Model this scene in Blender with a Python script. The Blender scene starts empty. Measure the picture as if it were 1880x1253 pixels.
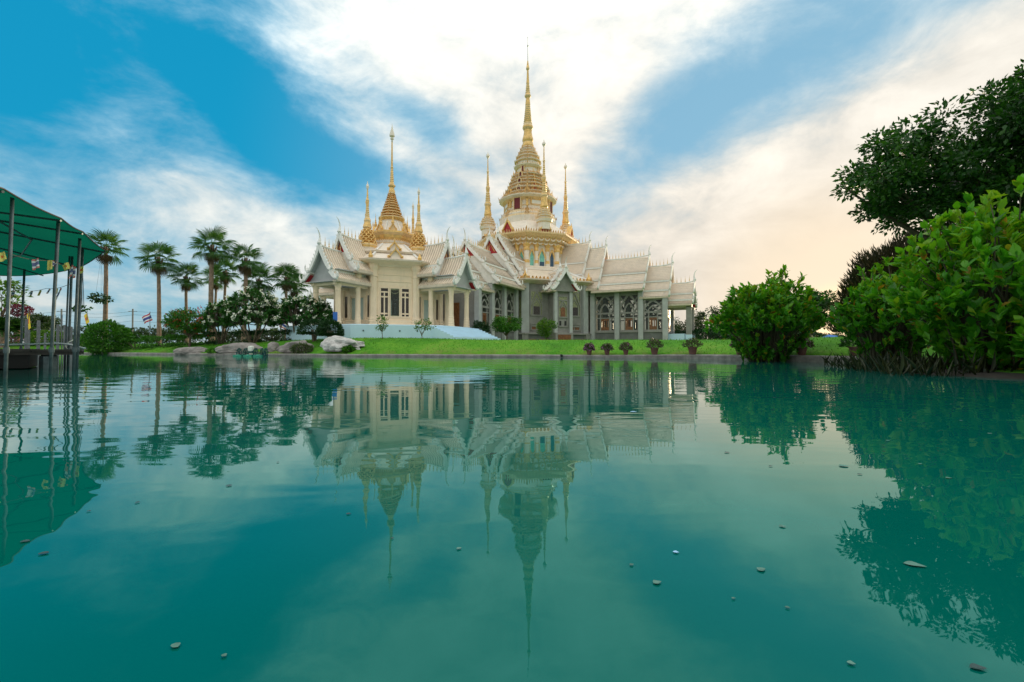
import bpy, bmesh, math, random
import numpy as np
from mathutils import Vector, Matrix, noise
sin, cos, pi, R = math.sin, math.cos, math.pi, math.radians
scene = bpy.context.scene
C = scene.collection

# ------------------------------------------------------------------ camera
FPX = 16 / 36 * 1880.0          # focal length in photograph pixels
PITCH = R(0.925)
EYE = 0.5
cam_data = bpy.data.cameras.new('camera')
cam_data.lens = 16.0
cam_data.sensor_width = 36.0
cam_data.clip_start = 0.05
cam_data.clip_end = 6000
cam = bpy.data.objects.new('camera', cam_data)
C.objects.link(cam)
cam.location = (0, 0, EYE)
cam.rotation_euler = (pi / 2 + PITCH, 0, 0)
scene.camera = cam


def at(px, py, Y):
    """Point of the place seen at a pixel of the photograph, Y metres ahead."""
    dx = (px - 940) / FPX
    dy = (626.5 - py) / FPX
    vy = cos(PITCH) - dy * sin(PITCH)
    vz = sin(PITCH) + dy * cos(PITCH)
    k = Y / vy
    return Vector((dx * k, Y, EYE + vz * k))


def wl(px, py):
    """Point of the water surface seen at a pixel."""
    dy = (626.5 - py) / FPX
    vz = sin(PITCH) + dy * cos(PITCH)
    k = -EYE / vz
    return Vector(((px - 940) / FPX * k, k * (cos(PITCH) - dy * sin(PITCH)), 0))


# ------------------------------------------------------------------ node helper
class NT:
    def __init__(s, tree):
        s.t = tree
        tree.nodes.clear()

    def n(s, typ, **kw):
        nd = s.t.nodes.new(typ)
        for k, v in kw.items():
            setattr(nd, k, v)
        return nd

    def put(s, sock, v):
        if v is None:
            return
        if hasattr(v, 'is_linked') or isinstance(v, bpy.types.NodeSocket):
            s.t.links.new(v, sock)
        else:
            sock.default_value = v

    def m(s, op, a, b=None, c=None, clamp=False):
        nd = s.n('ShaderNodeMath', operation=op, use_clamp=clamp)
        for i, v in enumerate((a, b, c)):
            s.put(nd.inputs[i], v)
        return nd.outputs[0]

    def v(s, op, a, b=None):
        nd = s.n('ShaderNodeVectorMath', operation=op)
        s.put(nd.inputs[0], a)
        if b is not None:
            s.put(nd.inputs[3 if op == 'SCALE' else 1], b)
        return nd.outputs[1 if op in ('DOT_PRODUCT', 'LENGTH') else 0]

    def mix(s, f, a, b, mode='MIX'):
        nd = s.n('ShaderNodeMix', data_type='RGBA', blend_type=mode)
        s.put(nd.inputs[0], f)
        s.put(nd.inputs[6], a if not isinstance(a, tuple) else (*a[:3], 1))
        s.put(nd.inputs[7], b if not isinstance(b, tuple) else (*b[:3], 1))
        return nd.outputs[2]

    def noise(s, vec, scale, detail=4, rough=0.5, dist=0.0):
        nd = s.n('ShaderNodeTexNoise')
        s.put(nd.inputs['Vector'], vec)
        nd.inputs['Scale'].default_value = scale
        nd.inputs['Detail'].default_value = detail
        nd.inputs['Roughness'].default_value = rough
        nd.inputs['Distortion'].default_value = dist
        return nd.outputs['Fac']

    def ramp(s, f, stops):
        nd = s.n('ShaderNodeValToRGB')
        s.put(nd.inputs[0], f)
        el = nd.color_ramp.elements
        while len(el) < len(stops):
            el.new(0.5)
        for e, (p, c) in zip(el, stops):
            e.position = p
            e.color = (*c, 1) if len(c) == 3 else c
        return nd.outputs[0]

    def rng(s, f, a, b, c=0.0, d=1.0, smooth=True):
        nd = s.n('ShaderNodeMapRange', interpolation_type='SMOOTHSTEP' if smooth else 'LINEAR')
        s.put(nd.inputs[0], f)
        for i, v in enumerate((a, b, c, d)):
            nd.inputs[i + 1].default_value = v
        return nd.outputs[0]


# ------------------------------------------------------------------ sky, sun, exposure
SUN_AZ = R(38.3)       # to the right of straight ahead
SUN_EL = R(3.4)
SUN = Vector((sin(SUN_AZ) * cos(SUN_EL), cos(SUN_AZ) * cos(SUN_EL), sin(SUN_EL)))
world = bpy.data.worlds.new('World')
scene.world = world
world.use_nodes = True
W = NT(world.node_tree)
w_out = W.n('ShaderNodeOutputWorld')
w_bg = W.n('ShaderNodeBackground')
w_bg.inputs['Strength'].default_value = 0.1
W.t.links.new(w_bg.outputs[0], w_out.inputs[0])
sky = W.n('ShaderNodeTexSky', sky_type='NISHITA')
sky.sun_disc = False
sky.sun_elevation = SUN_EL
sky.sun_rotation = SUN_AZ
sky.air_density = 1.0
sky.dust_density = 0.6
sky.ozone_density = 2.0
D = W.n('ShaderNodeTexCoord').outputs['Generated']
sep = W.n('ShaderNodeSeparateXYZ')
W.t.links.new(D, sep.inputs[0])
dx_, dy_, dz_ = sep.outputs
zc = W.m('MAXIMUM', dz_, 0.0)
zq = W.m('ADD', zc, 0.30)
comb = W.n('ShaderNodeCombineXYZ')
W.t.links.new(W.m('DIVIDE', dx_, zq), comb.inputs[0])
W.t.links.new(W.m('MULTIPLY', W.m('DIVIDE', dy_, zq), 0.85), comb.inputs[1])
W.t.links.new(W.m('MULTIPLY', zc, 1.2), comb.inputs[2])
plane = comb.outputs[0]
mapd = W.n('ShaderNodeMapping')
W.t.links.new(D, mapd.inputs[0])
mapd.inputs['Scale'].default_value = (1.0, 1.0, 1.9)
mapd.inputs['Rotation'].default_value = (0.0, R(-14), 0.0)
n1 = W.noise(mapd.outputs[0], 2.6, 9, 0.60, 0.25)
n2 = W.noise(mapd.outputs[0], 6.5, 9, 0.62, 0.35)
n3 = W.noise(plane, 2.2, 7, 0.55, 0.3)
cover = W.m('ADD', W.m('ADD', W.m('ADD', W.m('MULTIPLY', n1, 1.0), W.m('MULTIPLY', n2, 0.62)), W.m('MULTIPLY', n3, 0.36)), -0.32)


def sky_dir(px, py):
    p = at(px, py, 10) - Vector((0, 0, EYE))
    return p.normalized()


def blob(px, py, ang, r1, r2, amp):
    """One broad cloud bank (amp > 0) or clear patch (amp < 0) in a direction of the sky; radii in radians."""
    c = sky_dir(px, py)
    e1 = Vector((0, 0, 1)).cross(c).normalized() * -1
    e2 = c.cross(e1).normalized() * -1
    if e2.z < 0:
        e2 = -e2
    a = R(ang)
    f1 = (e1 * cos(a) + e2 * sin(a)) / r1
    f2 = (e2 * cos(a) - e1 * sin(a)) / r2
    off1, off2 = f1.dot(c), f2.dot(c)
    a1 = W.m('SUBTRACT', W.v('DOT_PRODUCT', D, tuple(f1)), off1)
    a2 = W.m('SUBTRACT', W.v('DOT_PRODUCT', D, tuple(f2)), off2)
    q = W.m('ADD', W.m('MULTIPLY', a1, a1), W.m('MULTIPLY', a2, a2))
    front = W.m('GREATER_THAN', W.v('DOT_PRODUCT', D, tuple(c)), 0.0)
    return W.m('MULTIPLY', W.m('MULTIPLY', W.m('EXPONENT', W.m('MULTIPLY', q, -1.0)), front), amp)


for b in ((320, 190, -12, 0.40, 0.13, -0.42), (430, 60, -40, 0.22, 0.13, -0.38), (40, 110, 0, 0.16, 0.20, -0.40), (170, 80, -35, 0.16, 0.07, 0.22), (300, 150, -40, 0.10, 0.035, 0.15),
          (1440, 95, 30, 0.32, 0.13, -0.36), (1170, 290, 36, 0.26, 0.08, -0.32), (800, 240, -30, 0.14, 0.04, -0.28), (1600, 60, 25, 0.18, 0.08, -0.16),
          (860, 110, 75, 0.26, 0.12, 0.0), (1010, 190, 45, 0.24, 0.08, 0.06), (250, 320, -12, 0.40, 0.06, 0.06), (520, 400, -12, 0.30, 0.06, 0.06),
          (620, 300, -10, 0.22, 0.04, -0.22), (330, 540, 0, 0.45, 0.12, -0.16), (1500, 350, 25, 0.55, 0.14, 0.14), (1820, 140, 32, 0.24, 0.10, 0.10)):
    cover = W.m('ADD', cover, blob(*b))
dens = W.rng(cover, 0.10, 0.74, 0.0, 0.96)
# the haze near the horizon veils the blue
hz = W.rng(dz_, -0.02, 0.22, 0.70, 0.0)
dens = W.m('MAXIMUM', dens, hz)
sund = W.v('DOT_PRODUCT', D, tuple(sky_dir(1536, 588)))
warm = W.rng(sund, 0.50, 0.97)
low = W.rng(dz_, 0.05, 0.62, 1.0, 0.45)
warm = W.m('MULTIPLY', warm, low)
shade = W.m('ADD', W.m('MULTIPLY', n2, 0.55), W.m('MULTIPLY', n1, 0.35))
thick = W.rng(cover, 0.30, 1.0, 0.90, 1.04)
shade = W.m('MULTIPLY', W.m('ADD', W.m('MULTIPLY', shade, 1.1), 0.49), thick)
cl_cool = W.mix(W.rng(dens, 0.2, 1.0), (4.6, 6.2, 6.8), (6.75, 6.75, 6.3))
cl = W.mix(warm, cl_cool, (6.6, 5.9, 5.0))
hue = W.n('ShaderNodeVectorMath', operation='SCALE')
W.t.links.new(cl, hue.inputs[0])
# overcast luminance rises smoothly towards the zenith, as in the standard overcast sky
lum = W.m('MULTIPLY', W.rng(dz_, 0.0, 0.30, 0.80, 1.0), W.rng(dz_, 0.40, 1.0, 1.0, 1.75, False))
W.t.links.new(W.m('MULTIPLY', shade, lum), hue.inputs[3])
blue = W.mix(1.0, sky.outputs[0], (0.42, 2.0, 2.45), 'MULTIPLY')
blue = W.mix(0.8, blue, (0.03, 2.35, 4.2))
blue = W.mix(W.rng(sund, 0.35, 0.95, 0.0, 0.7), blue, (2.5, 3.9, 4.9))
skyc = W.mix(dens, blue, hue.outputs[0])
skyc = W.mix(W.m('POWER', W.rng(sund, 0.93, 0.9998), 3.0), skyc, (7.2, 5.95, 4.4))
skyc = W.mix(W.m('POWER', W.rng(sund, 0.9962, 0.9998), 2.0), skyc, (10.0, 7.4, 4.4))
W.t.links.new(skyc, w_bg.inputs['Color'])

sun_data = bpy.data.lights.new('sun', 'SUN')
sun_data.energy = 2.2
sun_data.angle = R(1.5)
sun_data.color = (1.0, 0.78, 0.52)
sun = bpy.data.objects.new('sun', sun_data)
C.objects.link(sun)
sun.rotation_euler = (-SUN).to_track_quat('-Z', 'Y').to_euler()

vs = scene.view_settings
vs.view_transform = 'Standard'
vs.look = 'None'
vs.exposure = 0.55
vs.gamma = 1.0
vs.use_curve_mapping = False
scene.render.engine = 'CYCLES'
scene.cycles.max_bounces = 8
scene.cycles.transparent_max_bounces = 12
scene.cycles.use_denoising = True
scene.cycles.sample_clamp_direct = 5.0
scene.cycles.sample_clamp_indirect = 5.0


# ------------------------------------------------------------------ materials
def pmat(name, col, rough=0.6, var=0.12, scale=2.5, metal=0.0, bump=0.0, bscale=20.0, streak=0.0, dirt=(0.10, 0.09, 0.07), spec=0.5):
    mt = bpy.data.materials.new(name)
    mt.use_nodes = True
    t = NT(mt.node_tree)
    out = t.n('ShaderNodeOutputMaterial')
    p = t.n('ShaderNodeBsdfPrincipled')
    t.t.links.new(p.outputs[0], out.inputs[0])
    geo = t.n('ShaderNodeNewGeometry').outputs['Position']
    f = t.noise(geo, scale, 5, 0.6)
    a = tuple(min(1, c * (1 + var)) for c in col)
    b = tuple(c * (1 - var) for c in col)
    c = t.mix(t.rng(f, 0.3, 0.7), b, a)
    if streak:
        mp = t.n('ShaderNodeMapping')
        t.t.links.new(geo, mp.inputs[0])
        mp.inputs['Scale'].default_value = (3.5, 3.5, 0.35)
        s = t.noise(mp.outputs[0], 1.6, 6, 0.65)
        c = t.mix(t.m('MULTIPLY', t.rng(s, 0.52, 0.78), streak), c, dirt)
    t.put(p.inputs['Base Color'], c)
    p.inputs['Roughness'].default_value = rough
    p.inputs['Metallic'].default_value = metal
    p.inputs['Specular IOR Level'].default_value = spec
    if bump:
        bn = t.n('ShaderNodeBump')
        bn.inputs['Strength'].default_value = bump
        bn.inputs['Distance'].default_value = 0.03
        t.put(bn.inputs['Height'], t.noise(geo, bscale, 4, 0.6))
        t.t.links.new(bn.outputs[0], p.inputs['Normal'])
    return mt


def leafmat(name, stops, trans=0.35, rough=0.42):
    mt = bpy.data.materials.new(name)
    mt.use_nodes = True
    t = NT(mt.node_tree)
    out = t.n('ShaderNodeOutputMaterial')
    p = t.n('ShaderNodeBsdfPrincipled')
    at_ = t.n('ShaderNodeAttribute', attribute_name='tint')
    c = t.ramp(at_.outputs['Fac'], stops)
    t.put(p.inputs['Base Color'], c)
    p.inputs['Roughness'].default_value = rough
    p.inputs['Specular IOR Level'].default_value = 0.35
    tr = t.n('ShaderNodeBsdfTranslucent')
    t.put(tr.inputs[0], t.mix(0.6, c, t.mix(1.0, c, (1.6, 1.5, 0.6), 'MULTIPLY')))
    ms = t.n('ShaderNodeMixShader')
    ms.inputs[0].default_value = trans
    t.t.links.new(p.outputs[0], ms.inputs[1])
    t.t.links.new(tr.outputs[0], ms.inputs[2])
    t.t.links.new(ms.outputs[0], out.inputs[0])
    return mt


def glassmat(name, col, clear=0.5, rough=0.05):
    mt = bpy.data.materials.new(name)
    mt.use_nodes = True
    t = NT(mt.node_tree)
    out = t.n('ShaderNodeOutputMaterial')
    p = t.n('ShaderNodeBsdfPrincipled')
    p.inputs['Base Color'].default_value = (*col, 1)
    p.inputs['Roughness'].default_value = rough
    tp = t.n('ShaderNodeBsdfTransparent')
    tp.inputs[0].default_value = (0.85, 0.9, 0.85, 1)
    ms = t.n('ShaderNodeMixShader')
    ms.inputs[0].default_value = clear
    t.t.links.new(p.outputs[0], ms.inputs[1])
    t.t.links.new(tp.outputs[0], ms.inputs[2])
    t.t.links.new(ms.outputs[0], out.inputs[0])
    return mt


M = {}
M['cream'] = pmat('cream render', (0.83, 0.65, 0.45), 0.6, 0.06, 1.2, bump=0.1, streak=0.34, dirt=(0.38, 0.30, 0.22))
M['marble'] = pmat('white marble render', (0.82, 0.72, 0.61), 0.45, 0.07, 1.5, streak=0.32, dirt=(0.45, 0.40, 0.34))
M['white'] = pmat('white painted plaster', (0.80, 0.78, 0.74), 0.5, 0.06, 3, streak=0.15, dirt=(0.4, 0.4, 0.36))
M['tile'] = pmat('glazed cream roof tile', (0.77, 0.645, 0.51), 0.4, 0.08, 1.5, streak=0.16, dirt=(0.42, 0.33, 0.24))
M['groove'] = pmat('roof groove mortar', (0.36, 0.28, 0.21), 0.7, 0.1, 3)
M['trim'] = pmat('roof trim cream', (0.62, 0.52, 0.40), 0.5, 0.1, 3, streak=0.4, dirt=(0.2, 0.16, 0.12))
M['gold'] = pmat('gold leaf paint', (0.78, 0.49, 0.17), 0.42, 0.2, 4, metal=0.25, streak=0.2, dirt=(0.35, 0.2, 0.08))
M['goldcream'] = pmat('pale gilded plaster', (0.79, 0.56, 0.30), 0.5, 0.14, 5, streak=0.2, dirt=(0.45, 0.3, 0.18))
M['grey'] = pmat('bare grey cement render', (0.27, 0.258, 0.238), 0.75, 0.14, 1.4, bump=0.2, streak=0.35, dirt=(0.16, 0.15, 0.14))
M['greylight'] = pmat('pale blue grey cement', (0.43, 0.44, 0.43), 0.7, 0.10, 1.4, bump=0.15, streak=0.25, dirt=(0.25, 0.25, 0.24))
M['greydark'] = pmat('dark grey basement cement', (0.16, 0.16, 0.155), 0.8, 0.15, 2, bump=0.2, streak=0.3, dirt=(0.1, 0.1, 0.09))
M['ceil'] = pmat('grey porch ceiling', (0.42, 0.42, 0.42), 0.7, 0.06, 2)
M['red'] = pmat('crimson gable paint', (0.42, 0.015, 0.02), 0.5, 0.15, 4)
M['darkred'] = pmat('dark red niche paint', (0.16, 0.008, 0.015), 0.6, 0.15, 4)
M['blueplinth'] = pmat('pale blue painted plinth', (0.52, 0.71, 0.84), 0.6, 0.05, 0.7, streak=0.35, dirt=(0.62, 0.72, 0.76))
M['wood'] = pmat('varnished brown wood', (0.20, 0.075, 0.025), 0.45, 0.3, 6)
M['brownpanel'] = pmat('terracotta brown panel', (0.30, 0.16, 0.11), 0.7, 0.2, 5)
M['paledoor'] = pmat('pale green grey door', (0.42, 0.50, 0.44), 0.5, 0.06, 2)
M['turq'] = pmat('turquoise stained window', (0.18, 0.52, 0.42), 0.2, 0.2, 3)
M['navy'] = pmat('dark blue window', (0.02, 0.07, 0.13), 0.15, 0.2, 3)
M['dark'] = pmat('dark void', (0.02, 0.02, 0.02), 0.8, 0.1, 2)
M['panedark'] = glassmat('smoky brown glass', (0.045, 0.03, 0.025), 0.25)
M['paneclear'] = glassmat('clear window glass', (0.05, 0.06, 0.05), 0.62)
M['panegold'] = pmat('greenish gilded window', (0.26, 0.27, 0.14), 0.3, 0.45, 9)
M['steel'] = pmat('weathered steel pipe', (0.09, 0.125, 0.135), 0.45, 0.25, 6, metal=0.5, streak=0.5, dirt=(0.20, 0.09, 0.04))
M['alu'] = pmat('galvanised pipe', (0.42, 0.46, 0.47), 0.4, 0.15, 5, metal=0.5)
M['bark'] = pmat('grey brown bark', (0.14, 0.105, 0.075), 0.9, 0.3, 8, bump=0.5, bscale=30)
M['palmbark'] = pmat('ringed palm bark', (0.24, 0.165, 0.12), 0.9, 0.3, 5, bump=0.5, bscale=25)
M['stem'] = pmat('dark woody stems', (0.055, 0.05, 0.025), 0.8, 0.3, 10)
M['rock'] = pmat('grey limestone boulder', (0.25, 0.225, 0.21), 0.85, 0.35, 2.2, bump=0.8, bscale=9, streak=0.3, dirt=(0.10, 0.09, 0.08))
M['kerb'] = pmat('wet concrete pond edge', (0.20, 0.19, 0.175), 0.7, 0.3, 3, bump=0.5, bscale=18, streak=0.5, dirt=(0.05, 0.05, 0.045))
M['terracotta'] = pmat('terracotta clay pot', (0.14, 0.06, 0.048), 0.7, 0.2, 8)
M['soil'] = pmat('dark soil', (0.022, 0.018, 0.013), 0.95, 0.3, 9)
M['deckwood'] = pmat('weathered deck board', (0.055, 0.05, 0.045), 0.85, 0.3, 5)
M['black'] = pmat('black fittings and deck shade', (0.012, 0.012, 0.012), 0.8, 0.2, 5)  # on the deck hull this black also carries the shade beneath
M['postwood'] = pmat('grey weathered post', (0.16, 0.16, 0.17), 0.9, 0.2, 7)
M['flagyellow'] = pmat('yellow flag cloth', (0.80, 0.55, 0.03), 0.7, 0.08, 6)
M['flagorange'] = pmat('orange flag emblem', (0.70, 0.18, 0.03), 0.7, 0.1, 6)
M['flagred'] = pmat('red flag cloth', (0.55, 0.03, 0.05), 0.7, 0.08, 6)
M['flagwhite'] = pmat('white flag cloth', (0.80, 0.80, 0.80), 0.7, 0.05, 6)
M['flagblue'] = pmat('blue flag cloth', (0.04, 0.06, 0.30), 0.7, 0.08, 6)
M['plasticgreen'] = pmat('green plastic float', (0.02, 0.26, 0.17), 0.35, 0.1, 6)
M['plasticteal'] = pmat('dark teal plastic paddle', (0.01, 0.07, 0.07), 0.4, 0.1, 6)
M['plasticwhite'] = pmat('off white motor cover', (0.72, 0.74, 0.66), 0.4, 0.05, 6)
M['bluecloth'] = pmat('bright blue tarpaulin', (0.02, 0.14, 0.50), 0.5, 0.1, 4)
M['wire'] = pmat('black cable', (0.03, 0.03, 0.03), 0.6, 0.1, 4)

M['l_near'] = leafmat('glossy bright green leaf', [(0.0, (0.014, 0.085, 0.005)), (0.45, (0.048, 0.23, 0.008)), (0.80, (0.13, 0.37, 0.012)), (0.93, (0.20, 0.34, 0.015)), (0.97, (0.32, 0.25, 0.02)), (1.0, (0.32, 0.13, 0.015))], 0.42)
M['l_tree'] = leafmat('dark tree leaf', [(0.0, (0.008, 0.036, 0.006)), (0.6, (0.022, 0.095, 0.010)), (1.0, (0.06, 0.17, 0.014))], 0.3)
M['l_palm'] = leafmat('palm frond green', [(0.0, (0.014, 0.06, 0.014)), (0.6, (0.045, 0.14, 0.026)), (1.0, (0.11, 0.22, 0.04))], 0.35)
M['l_palmdead'] = leafmat('dry palm frond', [(0.0, (0.06, 0.04, 0.02)), (1.0, (0.15, 0.10, 0.05))], 0.2)
M['l_frang'] = leafmat('deep green broad leaf', [(0.0, (0.012, 0.06, 0.012)), (0.6, (0.032, 0.135, 0.02)), (1.0, (0.07, 0.21, 0.028))], 0.35)
M['l_dark'] = leafmat('very dark clipped leaf', [(0.0, (0.006, 0.032, 0.010)), (1.0, (0.022, 0.085, 0.016))], 0.15)
M['l_bright'] = leafmat('fresh yellow green leaf', [(0.0, (0.03, 0.10, 0.008)), (0.6, (0.08, 0.20, 0.012)), (1.0, (0.16, 0.28, 0.02))], 0.35)
M['l_mid'] = leafmat('mid green leaf', [(0.0, (0.016, 0.08, 0.008)), (0.6, (0.045, 0.18, 0.012)), (1.0, (0.10, 0.27, 0.018))], 0.3)
M['l_brown'] = leafmat('brownish needle spray', [(0.0, (0.018, 0.022, 0.010)), (0.7, (0.045, 0.045, 0.018)), (1.0, (0.12, 0.085, 0.03))], 0.3)
M['l_far'] = leafmat('far tree leaf', [(0.0, (0.015, 0.04, 0.012)), (0.7, (0.035, 0.075, 0.018)), (1.0, (0.07, 0.10, 0.03))], 0.25)
M['l_reed'] = leafmat('dark wet reed', [(0.0, (0.008, 0.016, 0.005)), (1.0, (0.04, 0.05, 0.015))], 0.15)
M['l_white'] = leafmat('white blossom', [(0.0, (0.70, 0.72, 0.60)), (1.0, (0.85, 0.85, 0.80))], 0.3)
M['l_red'] = leafmat('red orange blossom', [(0.0, (0.35, 0.02, 0.015)), (1.0, (0.55, 0.09, 0.03))], 0.3)
M['l_purple'] = leafmat('purple blossom', [(0.0, (0.20, 0.05, 0.19)), (1.0, (0.42, 0.18, 0.38))], 0.3)
M['l_magenta'] = leafmat('dark magenta blossom', [(0.0, (0.08, 0.006, 0.02)), (1.0, (0.20, 0.02, 0.06))], 0.3)
M['l_grey'] = leafmat('dull grey green leaf', [(0.0, (0.035, 0.06, 0.025)), (0.7, (0.09, 0.13, 0.05)), (1.0, (0.22, 0.17, 0.15))], 0.3)
M['petal_pale'] = pmat('pale fallen petal', (0.11, 0.22, 0.185), 0.9, 0.25, 40, spec=0.1)
M['petal_dark'] = pmat('sodden dark leaf', (0.012, 0.05, 0.05), 0.5, 0.2, 30)
M['petal_blue'] = pmat('bluish scrap', (0.30, 0.55, 0.80), 0.4, 0.2, 30)

# canopy cloth lets some light through
mt = bpy.data.materials.new('green shade cloth')
mt.use_nodes = True
t = NT(mt.node_tree)
_o = t.n('ShaderNodeOutputMaterial')
_d = t.n('ShaderNodeBsdfDiffuse')
_d.inputs[0].default_value = (0.005, 0.11, 0.06, 1)
_t = t.n('ShaderNodeBsdfTranslucent')
_g = t.n('ShaderNodeNewGeometry').outputs['Position']
t.put(_t.inputs[0], t.mix(t.noise(_g, 1.2, 4), (0.003, 0.105, 0.066), (0.005, 0.15, 0.092)))
_m = t.n('ShaderNodeMixShader')
_m.inputs[0].default_value = 0.6
t.t.links.new(_d.outputs[0], _m.inputs[1])
t.t.links.new(_t.outputs[0], _m.inputs[2])
t.t.links.new(_m.outputs[0], _o.inputs[0])
M['cloth'] = mt

# lawn
mt = bpy.data.materials.new('lawn grass')
mt.use_nodes = True
t = NT(mt.node_tree)
_o = t.n('ShaderNodeOutputMaterial')
_p = t.n('ShaderNodeBsdfPrincipled')
t.t.links.new(_p.outputs[0], _o.inputs[0])
_g = t.n('ShaderNodeNewGeometry').outputs['Position']
f1 = t.noise(_g, 0.35, 5, 0.6)
f2 = t.noise(_g, 5.0, 5, 0.7)
gcol = t.ramp(t.m('ADD', t.m('MULTIPLY', f1, 0.6), t.m('MULTIPLY', f2, 0.4)), [(0.34, (0.03, 0.12, 0.008)), (0.46, (0.06, 0.23, 0.010)), (0.56, (0.11, 0.29, 0.018)), (0.68, (0.20, 0.26, 0.05))])
_sz = t.n('ShaderNodeSeparateXYZ')
t.t.links.new(_g, _sz.inputs[0])
worn = t.m('MULTIPLY', t.rng(_sz.outputs[2], 0.75, 0.12), t.rng(t.noise(_g, 0.9, 5, 0.65), 0.44, 0.66))
gcol = t.mix(t.m('MULTIPLY', worn, 0.75), gcol, (0.16, 0.17, 0.05))
t.put(_p.inputs['Base Color'], gcol)
_p.inputs['Roughness'].default_value = 0.85
_p.inputs['Specular IOR Level'].default_value = 0.15
_b = t.n('ShaderNodeBump')
_b.inputs['Strength'].default_value = 0.6
_b.inputs['Distance'].default_value = 0.05
t.put(_b.inputs['Height'], t.noise(_g, 14, 5, 0.7))
t.t.links.new(_b.outputs[0], _p.inputs['Normal'])
M['lawn'] = mt

# pond water: turbid teal body under a clear, almost still surface
mt = bpy.data.materials.new('pond water')
mt.use_nodes = True
t = NT(mt.node_tree)
_o = t.n('ShaderNodeOutputMaterial')
_body = t.n('ShaderNodeBsdfDiffuse')
_gl = t.n('ShaderNodeBsdfGlossy')
_gl.inputs['Roughness'].default_value = 0.012
_fr = t.n('ShaderNodeFresnel')
_fr.inputs['IOR'].default_value = 1.45
_ms = t.n('ShaderNodeMixShader')
t.t.links.new(_fr.outputs[0], _ms.inputs[0])
t.t.links.new(_body.outputs[0], _ms.inputs[1])
t.t.links.new(_gl.outputs[0], _ms.inputs[2])
t.t.links.new(_ms.outputs[0], _o.inputs[0])
_g = t.n('ShaderNodeNewGeometry').outputs['Position']
t.put(_body.inputs[0], t.mix(t.noise(_g, 0.5, 3), (0.0, 0.094, 0.074), (0.0, 0.116, 0.094)))
t.put(_gl.inputs[0], t.mix(t.rng(_fr.outputs[0], 0.05, 0.55), (0.35, 0.95, 0.95), (0.97, 1.0, 0.98)))
_mp = t.n('ShaderNodeMapping')
t.t.links.new(_g, _mp.inputs[0])
_mp.inputs['Scale'].default_value = (0.55, 1.25, 1.0)
ripple = t.m('ADD', t.noise(_mp.outputs[0], 2.3, 2, 0.45, 0.3), t.m('MULTIPLY', t.noise(_g, 0.55, 1, 0.4), 0.9))
wind = t.rng(t.noise(_g, 0.11, 2, 0.5), 0.35, 0.65, 0.35, 1.6)
_b = t.n('ShaderNodeBump')
_b.inputs['Strength'].default_value = 1.0
_b.inputs['Distance'].default_value = 0.0055
t.put(_b.inputs['Height'], t.m('MULTIPLY', ripple, wind))
t.t.links.new(_b.outputs[0], _gl.inputs['Normal'])
t.t.links.new(_b.outputs[0], _fr.inputs['Normal'])
M['water'] = mt


# ------------------------------------------------------------------ building helpers
def link(o, parent=None):
    C.objects.link(o)
    if parent is not None:
        o.parent = parent
    return o


def thing(name, label, cat, loc=(0, 0, 0), rz=0.0, group=None):
    o = bpy.data.objects.new(name, None)
    o.empty_display_size = 0.3
    C.objects.link(o)
    o.location = loc
    o.rotation_euler = (0, 0, rz)
    tag(o, label, cat, group)
    return o


def tag(o, label, cat, group=None, kind=None):
    o['label'] = label
    o['category'] = cat
    if group:
        o['group'] = group
    if kind:
        o['kind'] = kind
    return o


def stuff(o):
    o['kind'] = 'stuff'
    return o


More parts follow.
